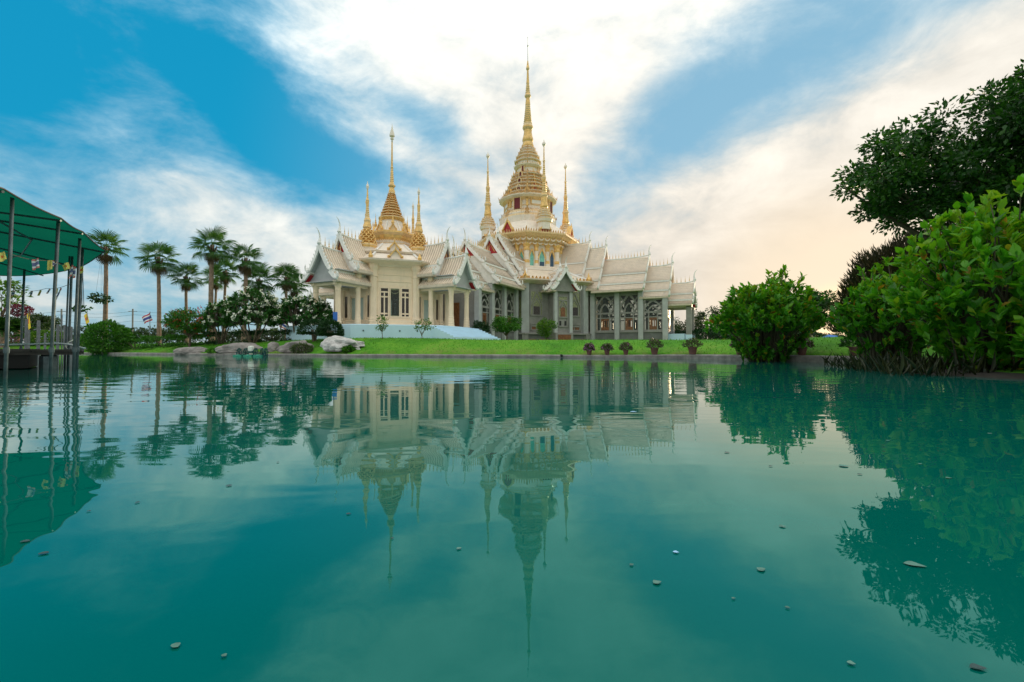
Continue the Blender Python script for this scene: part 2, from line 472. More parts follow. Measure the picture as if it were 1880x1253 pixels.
class MB:
    """Collects faces; build() links them as one mesh object."""

    def __init__(s, mx=None):
        s.v, s.f, s.mi = [], [], []
        s.mx = mx or Matrix()

    def add(s, vs, fs, mi=0):
        b = len(s.v)
        mx = s.mx
        s.v.extend([tuple(mx @ Vector(p)) for p in vs])
        for f in fs:
            s.f.append([b + i for i in f])
            s.mi.append(mi)
        return s

    def box(s, x0, x1, y0, y1, z0, z1, mi=0):
        return s.add([(x0, y0, z0), (x1, y0, z0), (x1, y1, z0), (x0, y1, z0), (x0, y0, z1), (x1, y0, z1), (x1, y1, z1), (x0, y1, z1)],
                     [(3, 2, 1, 0), (4, 5, 6, 7), (0, 1, 5, 4), (1, 2, 6, 5), (2, 3, 7, 6), (3, 0, 4, 7)], mi)

    def loft(s, rings, mi=0, cap=True, mis=None):
        n = len(rings[0])
        vs = [p for r in rings for p in r]
        b = len(s.v)
        mx = s.mx
        s.v.extend([tuple(mx @ Vector(p)) for p in vs])
        for k in range(len(rings) - 1):
            for i in range(n):
                j = (i + 1) % n
                s.f.append([b + k * n + i, b + k * n + j, b + k * n + n + j, b + k * n + n + i])
                s.mi.append(mis[k] if mis else mi)
        if cap:
            s.f.append([b + i for i in range(n)][::-1])
            s.mi.append(mis[0] if mis else mi)
            s.f.append([b + (len(rings) - 1) * n + i for i in range(n)])
            s.mi.append(mis[-1] if mis else mi)
        return s

    def lathe(s, prof, n=16, mi=0, cx=0, cy=0, mis=None, rot=0.0):
        rings = [[(cx + r * cos(2 * pi * i / n + rot), cy + r * sin(2 * pi * i / n + rot), z) for i in range(n)] for r, z in prof]
        return s.loft(rings, mi, True, mis)

    def tube(s, pts, rad, n=6, mi=0):
        pts = [Vector(p) for p in pts]
        rad = rad if hasattr(rad, '__len__') else [rad] * len(pts)
        rings = []
        for i, p in enumerate(pts):
            d = (pts[min(i + 1, len(pts) - 1)] - pts[max(i - 1, 0)]).normalized()
            a = d.cross(Vector((0.31, 0.77, 0.55)))
            if a.length < 0.1:
                a = d.cross(Vector((1, 0, 0)))
            a.normalize()
            b = d.cross(a)
            rings.append([tuple(p + (a * cos(2 * pi * k / n) + b * sin(2 * pi * k / n)) * rad[i]) for k in range(n)])
        return s.loft(rings, mi)

    def bar(s, p, q, w, d, up=(0, 0, 1), mi=0):
        """Rectangular bar from p to q; d across `up`-ish, w the other way."""
        p, q = Vector(p), Vector(q)
        t_ = (q - p).normalized()
        a = t_.cross(Vector(up))
        if a.length < 1e-4:
            a = t_.cross(Vector((1, 0, 0)))
        a.normalize()
        b = a.cross(t_)
        rings = [[tuple(c + a * (sx * w / 2) + b * (sz * d / 2)) for sx, sz in ((-1, -1), (1, -1), (1, 1), (-1, 1))] for c in (p, q)]
        return s.loft(rings, mi)

    def build(s, name, mats, parent=None, smooth=False):
        me = bpy.data.meshes.new(name)
        me.from_pydata(s.v, [], s.f)
        for m_ in (mats if isinstance(mats, (list, tuple)) else [mats]):
            me.materials.append(m_)
        if any(s.mi):
            me.polygons.foreach_set('material_index', s.mi)
        if smooth:
            me.polygons.foreach_set('use_smooth', [True] * len(me.polygons))
        me.update()
        return link(bpy.data.objects.new(name, me), parent)


def npmesh(name, V, Fs, mat, parent=None, tint=None, smooth=False):
    """Mesh from numpy arrays, all faces with the same number of corners."""
    me = bpy.data.meshes.new(name)
    nf, k = Fs.shape
    me.vertices.add(len(V))
    me.vertices.foreach_set('co', np.ascontiguousarray(V, dtype=np.float32).ravel())
    me.loops.add(nf * k)
    me.loops.foreach_set('vertex_index', np.ascontiguousarray(Fs, dtype=np.int32).ravel())
    me.polygons.add(nf)
    me.polygons.foreach_set('loop_start', np.arange(nf, dtype=np.int32) * k)
    if smooth:
        me.polygons.foreach_set('use_smooth', np.ones(nf, dtype=bool))
    me.materials.append(mat)
    if tint is not None:
        a = me.attributes.new('tint', 'FLOAT', 'POINT')
        a.data.foreach_set('value', np.ascontiguousarray(tint, dtype=np.float32))
    me.update()
    me.validate()
    return link(bpy.data.objects.new(name, me), parent)


def unit(a):
    return a / np.maximum(np.linalg.norm(a, axis=-1, keepdims=True), 1e-9)


LEAF4 = (np.array([(0, 0, 0), (-0.5, 0.45, 0.10), (0, 1, 0), (0.5, 0.45, 0.10)], float), np.array([(0, 2, 1), (0, 3, 2)]))
LEAF8 = (np.array([(0, 0, 0), (-0.36, 0.26, 0.10), (-0.46, 0.58, 0.09), (-0.16, 0.90, 0.0), (0, 1.06, -0.10), (0.16, 0.90, 0.0), (0.46, 0.58, 0.09), (0.36, 0.26, 0.10), (0, 0.5, 0.02)], float),
         np.array([(0, 8, 1), (1, 8, 2), (2, 8, 3), (3, 8, 4), (4, 8, 5), (5, 8, 6), (6, 8, 7), (7, 8, 0)]))
BLADE = (np.array([(-0.5, 0, 0), (0.5, 0, 0), (0, 1, 0)], float), np.array([(0, 1, 2)]))


def frames(dirv, nrm):
    y = unit(dirv)
    x = unit(np.cross(y, nrm))
    z = np.cross(x, y)
    return np.stack([x, y, z], axis=-1)          # columns


def scatter(name, tmpl, pos, dirv, nrm, length, width, tint, mat, parent=None):
    T, Fc = tmpl
    Rm = frames(dirv, nrm)
    n, k = len(pos), len(T)
    loc = np.empty((n, k, 3))
    loc[:, :, 0] = T[None, :, 0] * np.asarray(width)[:, None]
    loc[:, :, 1] = T[None, :, 1] * np.asarray(length)[:, None]
    loc[:, :, 2] = T[None, :, 2] * np.asarray(length)[:, None]
    V = np.einsum('nij,nkj->nki', Rm, loc) + pos[:, None, :]
    Fs = (Fc[None] + (np.arange(n) * k)[:, None, None]).reshape(-1, Fc.shape[1])
    return npmesh(name, V.reshape(-1, 3), Fs, mat, parent, np.repeat(tint, k))


def rs(seed):
    return np.random.RandomState(seed)


def randdir(rng, n):
    return unit(rng.normal(size=(n, 3)))
# ------------------------------------------------------------------ pond, ground, kerb
front = [(-140, 44), (-60, 43), (-38.1, 40.5), (-25.8, 34.8), (-17.2, 30.8), (-10.2, 27.6), (-4, 26.6), (0.35, 25.8), (5, 23.8), (8.4, 21.9), (10.6, 17.6), (11.7, 15.0),
         (10.6, 12.8), (9.3, 10.7), (8.0, 9.0), (8.1, 7.6), (9.2, 6.3), (11.5, 4.5), (16, 0), (24, -12)]
pond = np.array(front + [(20, -40), (-40, -60), (-120, -50), (-150, 0)], float)


def pond_sd(P):
    """Signed distance to the pond edge, positive on land. P: (n, 2)."""
    a = pond
    b = np.roll(pond, -1, axis=0)
    best = np.full(len(P), 1e9)
    inside = np.zeros(len(P), bool)
    for (ax, ay), (bx, by) in zip(a, b):
        d = np.array([bx - ax, by - ay])
        q = P - np.array([ax, ay])
        t_ = np.clip((q @ d) / (d @ d), 0, 1)
        best = np.minimum(best, np.linalg.norm(q - t_[:, None] * d, axis=1))
        c = ((ay > P[:, 1]) != (by > P[:, 1]))
        with np.errstate(divide='ignore', invalid='ignore'):
            xi = (bx - ax) * (P[:, 1] - ay) / (by - ay) + ax
        inside ^= c & (P[:, 0] < xi)
    return np.where(inside, -best, best)


def ground_np(P):
    sd = pond_sd(P)
    zt = 0.98 + 0.34 * np.exp(-(((P[:, 0] + 9) / 9) ** 2 + ((P[:, 1] - 37) / 9) ** 2))
    near = np.clip((17 - P[:, 1]) / 6, 0, 1)
    zt = zt * (1 - near) + 0.25 * near
    edge_near = near
    u = np.clip((sd - 0.4) / 4.2, 0, 1)
    edge = (0.11 + 0.09 * np.clip((P[:, 0] - 4) / 7, 0, 1)) * (1 - near) + 0.05 * near
    u = 1 - (1 - u) ** 2
    z = edge + (zt - edge) * u
    z = z + 0.05 * np.sin(P[:, 0] * 0.31) * np.sin(P[:, 1] * 0.27) * np.clip(sd / 6, 0, 1)
    return np.where(sd > 0.28, z, np.where(sd < -0.2, -1.2, -0.9))


def gz(x, y):
    return float(ground_np(np.array([[x, y]], float))[0])


def gp(px, Y, sink=0.0):
    """Point on the ground in the direction of a pixel column, Y metres ahead."""
    x = (px - 940) / FPX * Y
    return Vector((x, Y, gz(x, Y) - sink))


xs = np.unique(np.concatenate([np.linspace(-2500, -120, 12), np.arange(-120, -45, 2.5), np.arange(-45, 20, 0.4), np.arange(20, 60, 2.0), np.linspace(60, 2500, 14)]))
ys = np.unique(np.concatenate([np.linspace(-800, -20, 8), np.arange(-20, 4, 2.0), np.arange(4, 46, 0.4), np.arange(46, 80, 2.0), np.linspace(80, 4000, 16)]))
GX, GY = np.meshgrid(xs, ys)
P2 = np.stack([GX.ravel(), GY.ravel()], 1)
V = np.column_stack([P2, ground_np(P2)])
nx, ny = len(xs), len(ys)
idx = np.arange(nx * ny).reshape(ny, nx)
Fq = np.stack([idx[:-1, :-1], idx[:-1, 1:], idx[1:, 1:], idx[1:, :-1]], -1).reshape(-1, 4)
o = npmesh('ground', V, Fq, M['lawn'], smooth=True)
tag(o, 'bright green lawn banked up from the pond edge', 'lawn', kind='structure')

pmin, pmax = pond.min(0) - 1, pond.max(0) + 1
xs_w = np.linspace(pmin[0], pmax[0], 30)
ys_w = np.linspace(pmin[1], pmax[1], 30)
WX, WY = np.meshgrid(xs_w, ys_w)
idx = np.arange(900).reshape(30, 30)
Fq = np.stack([idx[:-1, :-1], idx[:-1, 1:], idx[1:, 1:], idx[1:, :-1]], -1).reshape(-1, 4)
o = npmesh('water', np.column_stack([WX.ravel(), WY.ravel(), np.zeros(900)]), Fq, M['water'], smooth=True)
tag(o, 'still teal pond mirroring the temples and the sky', 'water', kind='structure')


def kerb_run(pts, name, label):
    k = MB()
    rings = []
    P = [Vector((*p, 0)) for p in pts]
    fine = []
    for a, b in zip(P[:-1], P[1:]):
        n = max(1, int((b - a).length / 1.2))
        fine += [a.lerp(b, i / n) for i in range(n)]
    fine.append(P[-1])
    for i, p in enumerate(fine):
        d = (fine[min(i + 1, len(fine) - 1)] - fine[max(i - 1, 0)]).normalized()
        nrm = Vector((-d.y, d.x, 0))         # towards the land
        j = 0.03 * noise.noise(p * 0.8) + 0.02 * noise.noise(p * 2.7)
        zt = 0.14 + 0.09 * min(1, max(0, (p.x - 4) / 7)) + 0.02 * noise.noise(p * 0.5 + Vector((0, 0, 7)))
        prof = ((0.0 + j, -0.6), (-0.02 + j, zt - 0.05), (0.03 + j, zt), (0.42 + j, zt + 0.01), (0.46 + j, -0.4))
        rings.append([tuple(p + nrm * a + Vector((0, 0, b))) for a, b in prof])
    k.loft(rings)
    o = k.build(name, M['kerb'])
    tag(o, label, 'kerb', kind='structure')


kerb_run(front[1:12], 'pond_kerb', 'grey concrete kerb edging the lawn along the far side of the pond')
_b = MB()
rings = []
for i, p in enumerate(front[11:20]):
    a = Vector((*p, 0))
    q = Vector((*front[min(i + 12, 19)], 0))
    d = (q - a).normalized() if (q - a).length > 0 else d
    nrm = Vector((-d.y, d.x, 0))
    rings.append([tuple(a + nrm * u + Vector((0, 0, z_))) for u, z_ in ((-0.35, -0.6), (-0.1, -0.01), (0.3, 0.06), (1.2, 0.09), (1.4, -0.5))])
_b.loft(rings)
tag(_b.build('earth_bank', M['soil']), 'dark earth bank under the right-hand bushes', 'bank', kind='structure')

# mown grass blades that roughen the lawn near the water
g = rs(5)
n = 60000
gx = g.uniform(-40, 14, n)
gy = g.uniform(14, 44, n)
sd = pond_sd(np.column_stack([gx, gy]))
keep = (sd > 0.42) & (g.uniform(size=n) < np.clip(1.4 - sd / 6, 0.05, 1))
gx, gy = gx[keep], gy[keep]
gzz = ground_np(np.column_stack([gx, gy]))
n = len(gx)
d = np.column_stack([g.normal(0, 0.35, n), g.normal(0, 0.35, n), np.ones(n)])
o = scatter('grass', BLADE, np.column_stack([gx, gy, gzz - 0.01]), d, randdir(g, n), g.uniform(0.05, 0.14, n), g.uniform(0.02, 0.04, n), g.uniform(0, 1, n),
            leafmat('grass blade', [(0, (0.04, 0.17, 0.006)), (1, (0.10, 0.30, 0.012))], 0.3))
tag(o, 'short green grass blades covering the pond bank', 'grass', kind='stuff')

# ------------------------------------------------------------------ Thai roofs and the temple
CAM_ROT = -R(26.2)


def prof_pts(seg, n):
    l0, z0, l1, z1 = seg
    out = []
    for i in range(n + 1):
        t_ = i / n
        out.append((l0 + (l1 - l0) * t_, z0 - (z0 - z1) * (1 - (1 - t_) ** 1.22)))
    return out


def segs_of(zr, hw, ze, nseg=3):
    if nseg == 3:
        f = ((0.0, 0.0), (0.52, 0.50), (0.80, 0.80), (1.0, 1.0))
    else:
        f = ((0.0, 0.0), (0.66, 0.68), (1.0, 1.0))
    H_ = zr - ze
    out = []
    for i in range(nseg):
        drop = 0.16 if i else 0.0
        out.append((f[i][0] * hw + (0.02 if i else 0), zr - f[i][1] * H_ - drop, f[i + 1][0] * hw + (0.10 if i < nseg - 1 else 0), zr - f[i + 1][1] * H_))
    return out


def roof_tier(root, mx, s0, s1, segs, style, panel, crest=True, horn=True, teeth=True, white=True, up=0.16, open_end=False):
    """One gabled roof tier; axis +s (local x), lateral l (local y)."""
    zr = segs[0][1]
    tw = MB(mx)
    for sd_ in (1, -1):
        for seg in segs:
            steps = 6 if style == 'rib' else max(3, int(math.hypot(seg[2] - seg[0], seg[3] - seg[1]) / 0.27))
            pts = prof_pts(seg, steps)
            for (la, za), (lb, zb) in zip(pts[:-1], pts[1:]):
                tw.add([(s0, la * sd_, za), (s1, la * sd_, za), (s1, lb * sd_, zb), (s0, lb * sd_, zb)], [(0, 1, 2, 3)], 2 if style == 'rib' else 0)
                tw.add([(s0, la * sd_, za - 0.13), (s1, la * sd_, za - 0.13), (s1, lb * sd_, zb - 0.13), (s0, lb * sd_, zb - 0.13)], [(3, 2, 1, 0)], 1 if seg is segs[-1] else 3)
                if style == 'tile':
                    dl, dz = lb - la, zb - za
                    ln = math.hypot(dl, dz)
                    nl, nz = -dz / ln, dl / ln
                    k = int((s1 - s0) / 0.30)
                    w = (s1 - s0) / k
                    i0 = int(round((la - seg[0]) / max(dl, 1e-6)))
                    for j in range(k + (i0 % 2)):
                        a = s0 + (j - 0.5 * (i0 % 2)) * w
                        b = a + w
                        a, b = max(a, s0), min(b, s1)
                        def q(s_, t_, h):
                            return (s_, (la + dl * t_ + nl * h) * sd_, za + dz * t_ + nz * h)
                        tw.add([q(a, 0, 0.012), q(b, 0, 0.012), q(b, 0.7, 0.05), q((a + b) / 2, 1.22, 0.07), q(a, 0.7, 0.05)], [(0, 1, 2, 3, 4)], 0)
            if style == 'rib':
                k = int((s1 - s0) / 0.25)
                for j in range(k + 1):
                    a = s0 + (s1 - s0) * (j + 0.5) / (k + 1)
                    prev = None
                    ring = []
                    for (la, za) in pts:
                        ring.append([(a - 0.085, la * sd_, za - 0.01), (a + 0.085, la * sd_, za - 0.01), (a + 0.05, (la + 0.03) * sd_, za + 0.085), (a - 0.05, (la + 0.03) * sd_, za + 0.085)])
                    tw.loft(ring)
    roof = tw.build('roof', [M['tile'], M['red'] if white else M['ceil'], M['groove'], M['ceil']], root)
    # boards under every eave and along every break
    for sd_ in (1, -1):
        for i, seg in enumerate(segs):
            last = i == len(segs) - 1
            e = MB(mx)
            l1, z1 = seg[2], seg[3]
            if last:
                e.box(s0, s1, min(sd_ * (l1 - 0.02), sd_ * (l1 + 0.08)), max(sd_ * (l1 - 0.02), sd_ * (l1 + 0.08)), z1 - 0.20, z1 + 0.015)
                e.box(s0, s1, min(sd_ * (l1 - 0.4), sd_ * (l1 - 0.02)), max(sd_ * (l1 - 0.4), sd_ * (l1 - 0.02)), z1 - 0.23, z1 - 0.12)
            else:
                e.box(s0, s1, min(sd_ * (l1 - 0.05), sd_ * (l1 + 0.05)), max(sd_ * (l1 - 0.05), sd_ * (l1 + 0.05)), z1 - 0.15, z1 + 0.03)
            e.build('eave_board', M['trim'] if last else M['white'], roof)
    # ridge beam sweeping up at the gable
    pts = []
    for i in range(9):
        t_ = i / 8
        pts.append((s0 + (s1 - s0) * t_, 0, zr + 0.06 + up * max(0, (t_ - 0.55) / 0.45) ** 2))
    MB(mx).tube(pts, 0.09, 6).build('ridge_beam', M['white'], roof)
    if crest:
        c = MB(mx)
        k = max(2, int((s1 - s0 - 0.3) / 0.36))
        for j in range(k):
            t_ = (j + 0.3) / k
            s_ = s0 + (s1 - s0) * t_ * 0.95
            zb = zr + 0.12 + up * max(0, (t_ - 0.55) / 0.45) ** 2
            c.lathe([(0.045, zb), (0.07, zb + 0.07), (0.03, zb + 0.16), (0.05, zb + 0.24), (0.022, zb + 0.36), (0.004, zb + 0.72)], 5, 0, s_, 0)
        stuff(c.build('ridge_crest', M['goldcream'], roof))
    # bargeboards with flame teeth and upturned tails
    for sd_ in (1, -1):
        b = MB(mx)
        z_end = None
        path = []
        for i, seg in enumerate(segs):
            pp = prof_pts(seg, 7)
            if i == 0:
                pp[0] = (0.0, zr + up)
            rings = []
            for q in range(len(pp)):
                l_, z_ = pp[q]
                l2, z2 = pp[min(q + 1, len(pp) - 1)]
                l3, z3 = pp[max(q - 1, 0)]
                d_ = Vector((l2 - l3, z2 - z3)).normalized()
                nv = Vector((-d_.y, d_.x))
                wv = 1.0 + 0.18 * sin(q * 1.9)
                rings.append([(s1 + 0.02, (l_ - nv.x * 0.10) * sd_, z_ - nv.y * 0.10), (s1 + 0.16, (l_ - nv.x * 0.10) * sd_, z_ - nv.y * 0.10),
                              (s1 + 0.13, (l_ + nv.x * 0.17 * wv) * sd_, z_ + nv.y * 0.17 * wv), (s1 + 0.02, (l_ + nv.x * 0.17 * wv) * sd_, z_ + nv.y * 0.17 * wv)])
                path.append((l_, z_, nv))
            b.loft(rings)
            l_, z_ = pp[-1]
            b.tube([(s1 + 0.08, (l_ - 0.1) * sd_, z_ + 0.06), (s1 + 0.10, (l_ + 0.14) * sd_, z_ - 0.02), (s1 + 0.14, (l_ + 0.30) * sd_, z_ + 0.10), (s1 + 0.18, (l_ + 0.33) * sd_, z_ + 0.32), (s1 + 0.22, (l_ + 0.25) * sd_, z_ + 0.52)],
                   [0.13, 0.12, 0.10, 0.06, 0.012], 6)
        if teeth:
            acc = 0.0
            for (la, za, nv), (lb, zb, _) in zip(path[:-1], path[1:]):
                ln = math.hypot(lb - la, zb - za)
                acc += ln
                if acc < 0.24:
                    continue
                acc = 0
                lm, zm = (la + lb) / 2, (za + zb) / 2
                tip = (lm + nv.x * 0.40 - 0.06, zm + nv.y * 0.40 + 0.14)
                b.add([(s1 + 0.04, (lm - 0.06) * sd_, zm + 0.10), (s1 + 0.12, (lm - 0.06) * sd_, zm + 0.10), (s1 + 0.12, (lm + 0.10) * sd_, zm - 0.06), (s1 + 0.04, (lm + 0.10) * sd_, zm - 0.06), (s1 + 0.08, tip[0] * sd_, tip[1])],
                      [(0, 1, 4), (1, 2, 4), (2, 3, 4), (3, 0, 4)])
        b.build('bargeboard', M['white'], roof)
    if horn:
        h = MB(mx)
        zt = zr + up + 0.02
        h.tube([(s1 + 0.02, 0, zt - 0.05), (s1 + 0.10, 0, zt + 0.18), (s1 + 0.07, 0, zt + 0.34), (s1 + 0.03, 0, zt + 0.58), (s1 + 0.07, 0, zt + 0.86), (s1 + 0.20, 0, zt + 1.12), (s1 + 0.40, 0, zt + 1.30)],
               [0.10, 0.17, 0.11, 0.065, 0.05, 0.035, 0.008], 7)
        h.build('roof_horn', M['white'], roof)
    if panel is not None:
        prof = [p for sg in segs for p in prof_pts(sg, 4)]
        ze = segs[-1][3] - 0.12
        left = [(l_, z_ - 0.15) for l_, z_ in prof]
        poly = left + [(-l_, z_) for l_, z_ in reversed(left[1:])]
        n = len(poly)
        sA, sB = (s1 - 0.20, s1 - 0.14) if panel is M['red'] else (s1 - 0.42, s1 - 0.36)

        def slab(pts, mat):
            g_ = MB(mx)
            m_ = len(pts)
            g_.add([(sB, l_, z_) for l_, z_ in pts] + [(sA, l_, z_) for l_, z_ in pts], [tuple(range(m_)), tuple(range(2 * m_ - 1, m_ - 1, -1))])
            return g_.build('gable_panel', mat, roof)
        if panel is M['red']:
            up_ = [p for p in left if p[1] > zr - 1.75]
            slab(up_ + [(-l_, z_) for l_, z_ in reversed(up_[1:])], panel)
            lo_ = left[len(up_) - 1:]
            slab(lo_ + [(-l_, z_) for l_, z_ in reversed(lo_)], M['white'])
        else:
            slab(poly, panel)
        if panel is M['red']:
            orn = MB(mx)
            zt = zr - 0.55
            for sc in (1.0, 0.62):
                orn.bar((sB + 0.03, 0, zt), (sB + 0.03, 0.55 * sc, zt - 0.95 * sc), 0.05, 0.07)
                orn.bar((sB + 0.03, 0, zt), (sB + 0.03, -0.55 * sc, zt - 0.95 * sc), 0.05, 0.07)
            orn.build('gable_ornament', M['gold'], roof)
    return roof


def column(root, x, y, z0, z1, r, mat):
    h = z1 - z0
    MB().lathe([(r * 1.38, z0), (r * 1.38, z0 + 0.12), (r * 1.24, z0 + 0.18), (r * 1.32, z0 + 0.28), (r * 1.2, z0 + 0.36), (r * 1.2, z0 + 0.6), (r * 1.08, z0 + 0.66), (r * 1.12, z0 + 0.78), (r * 1.02, z0 + 0.86), (r * 1.0, z0 + 1.0),
                (r * 0.95, z1 - 0.75), (r * 1.1, z1 - 0.68), (r * 1.0, z1 - 0.60), (r * 1.05, z1 - 0.45), (r * 1.35, z1 - 0.25), (r * 1.4, z1 - 0.15), (r * 1.3, z1 - 0.1), (r * 1.3, z1)], 18, 0, x, y).build('column', mat, root, False)


def oct_ring(r, z, redent=0.0):
    out = []
    for k in range(8):
        a0, a1 = R(22.5 + 45 * k), R(22.5 + 45 * (k + 1))
        p, q = Vector((r * cos(a0), r * sin(a0), z)), Vector((r * cos(a1), r * sin(a1), z))
        if not redent:
            out.append(tuple(p))
            continue
        am = (a0 + a1) / 2
        nv = Vector((cos(am), sin(am), 0)) * (r * redent)
        out.append(tuple(p * 0.965 + Vector((0, 0, z * 0.035))))
        for t_, pr in ((0.10, 0), (0.12, 0.5), (0.26, 0.5), (0.28, 1), (0.72, 1), (0.74, 0.5), (0.88, 0.5), (0.90, 0)):
            out.append(tuple(p.lerp(q, t_) + nv * pr))
    return out


def octstack(name, root, prof, mats, redent=0.0):
    """prof: (circumradius, z, material index of the band above)."""
    b = MB()
    b.loft([oct_ring(r, z, redent) for r, z, _ in prof], 0, True, [m_ for _, _, m_ in prof[:-1]])
    return b.build(name, mats, root)


def flame_row(name, root, r, z, h, per, mat, w=None):
    """Row of small upright leaf antefixes along the eight edges; corners are taller."""
    b = MB()
    for k in range(8):
        a0, a1 = R(22.5 + 45 * k), R(22.5 + 45 * (k + 1))
        p, q = Vector((r * cos(a0), r * sin(a0), z)), Vector((r * cos(a1), r * sin(a1), z))
        e = (q - p).normalized()
        nv = Vector((e.y, -e.x, 0))
        for j in range(per):
            t_ = j / per
            hh = h * (1.7 if j == 0 else (1.25 if per > 4 and j == per // 2 else 1.0))
            ww = (w or h * 0.34) * (1.25 if j == 0 else 1)
            c = p.lerp(q, t_)
            o_ = nv * (0.12 * hh)
            b.add([tuple(c - e * ww + nv * 0.03), tuple(c + e * ww + nv * 0.03), tuple(c + e * ww * 0.9 - nv * 0.03 + o_ + Vector((0, 0, hh * .45))), tuple(c - e * ww * 0.9 - nv * 0.03 + o_ + Vector((0, 0, hh * .45))),
                   tuple(c + o_ * 2.6 + Vector((0, 0, hh)))], [(0, 1, 2, 3), (3, 2, 4), (1, 0, 3, 2), (2, 3, 4)])
    return stuff(b.build(name, mat, root))


def dormer(root, ang, r, z, w, h, depth=0.5, inner='red', parent=None):
    """Small gilded gable standing out of a sloping roof."""
    mx = Matrix.Rotation(ang, 4, 'Z')
    b = MB(mx)
    for sd_ in (1, -1):
        b.bar((r, 0.0, z + h), (r, sd_ * w, z + h * 0.22), depth, 0.11 * w / 0.5, (0, 0, 1))
        b.bar((r + 0.02, sd_ * w * 0.93, z + h * 0.30), (r + 0.02, sd_ * w * 1.22, z + h * 0.16), depth * 0.9, 0.10 * w / 0.5)
        b.bar((r + 0.0, sd_ * w * 0.78, z - 0.1), (r + 0.0, sd_ * w * 0.78, z + h * 0.36), depth, 0.09)
    b.lathe([(0.05, z + h), (0.06, z + h + 0.1), (0.006, z + h + 0.42)], 6, 0, r + depth * 0.35, 0)
    o = b.build('dormer', M['gold'], root)
    p = MB(mx)
    p.add([(r + depth * 0.2, w * 0.8, z - 0.1), (r + depth * 0.2, w * 0.8, z + h * 0.3), (r + depth * 0.2, 0, z + h * 0.92), (r + depth * 0.2, -w * 0.8, z + h * 0.3), (r + depth * 0.2, -w * 0.8, z - 0.1)], [(0, 1, 2, 3, 4)])
    p.build('dormer_panel', M[inner], o)
    return o


def turret(root, cx, cy, z0, sc, prof, mats, white_from=None):
    """Slender corner spire; prof rows (radius, height above z0, band material)."""
    b = MB()
    mis = [m_ for _, _, m_ in prof[:-1]]
    b.lathe([(r * sc, z0 + h) for r, h, _ in prof], 12, 0, cx, cy, mis)
    return b.build('corner_spire', mats, root)


# ================================================================== main temple
TX, TY = 2.1, 60.0
temple = thing('main_temple', 'large Thai temple with tall gilded central spire, stepped cream roofs and bare grey walls', 'temple', (TX, TY, 0), CAM_ROT)

GZ = 0.8
# octagonal hall
b = MB()
b.loft([oct_ring(9.95, GZ - 0.6), oct_ring(9.95, 2.05)], 0)
hall_base = b.build('hall_basement', M['greydark'], temple)
b = MB()
b.loft([oct_ring(10.25, 2.05), oct_ring(10.25, 2.22), oct_ring(9.7, 2.24)], 0)
b.build('hall_ledge', M['grey'], temple)
b = MB()
b.loft([oct_ring(9.6, 2.1), oct_ring(9.6, 8.15)], 0)
b.build('hall_wall', M['grey'], temple)
for k in range(8):
    a = R(22.5 + 45 * k)
    mx = Matrix.Rotation(a, 4, 'Z')
    MB(mx).box(9.25, 9.8, -0.42, 0.42, 2.22, 7.95).build('pilaster', M['greylight'], temple)
    MB(mx).box(9.5, 10.12, -0.34, 0.34, GZ - 0.4, 2.05).build('pier', M['grey'], temple)
# eave and skirt roof
octstack('hall_cornice', temple, [(9.7, 7.7, 0), (9.9, 7.75, 0), (10.6, 8.05, 0), (10.6, 8.2, 0), (9.6, 8.22, 0)], [M['trim']])
octstack('skirt_roof', temple, [(10.5, 8.2, 0), (9.0, 8.72, 0), (7.4, 9.35, 0), (6.3, 9.9, 0)], [M['tile']])
octstack('skirt_rail', temple, [(6.5, 9.85, 0), (6.5, 10.0, 0), (5.6, 10.05, 0)], [M['marble']])
for k in range(8):
    a = R(22.5 + 45 * k)
    MB().tube([(10.5 * cos(a), 10.5 * sin(a), 8.24), (8.6 * cos(a), 8.6 * sin(a), 8.92), (6.4 * cos(a), 6.4 * sin(a), 9.92)], [0.14, 0.14, 0.14], 6).build('hip_ridge', M['white'], temple)
flame_row('eave_crest', temple, 10.5, 8.2, 0.30, 18, M['gold'], 0.15)
for k in range(8):
    a = R(22.5 + 45 * k)
    MB().lathe([(0.34, 8.2), (0.36, 8.42), (0.16, 8.7), (0.1, 8.9), (0.01, 9.25)], 8, 0, 10.2 * cos(a), 10.2 * sin(a)).build('corner_finial', M['gold'], temple)

def zt0(y):
    return at(970, 250 + y / 4.819, 59.3).z


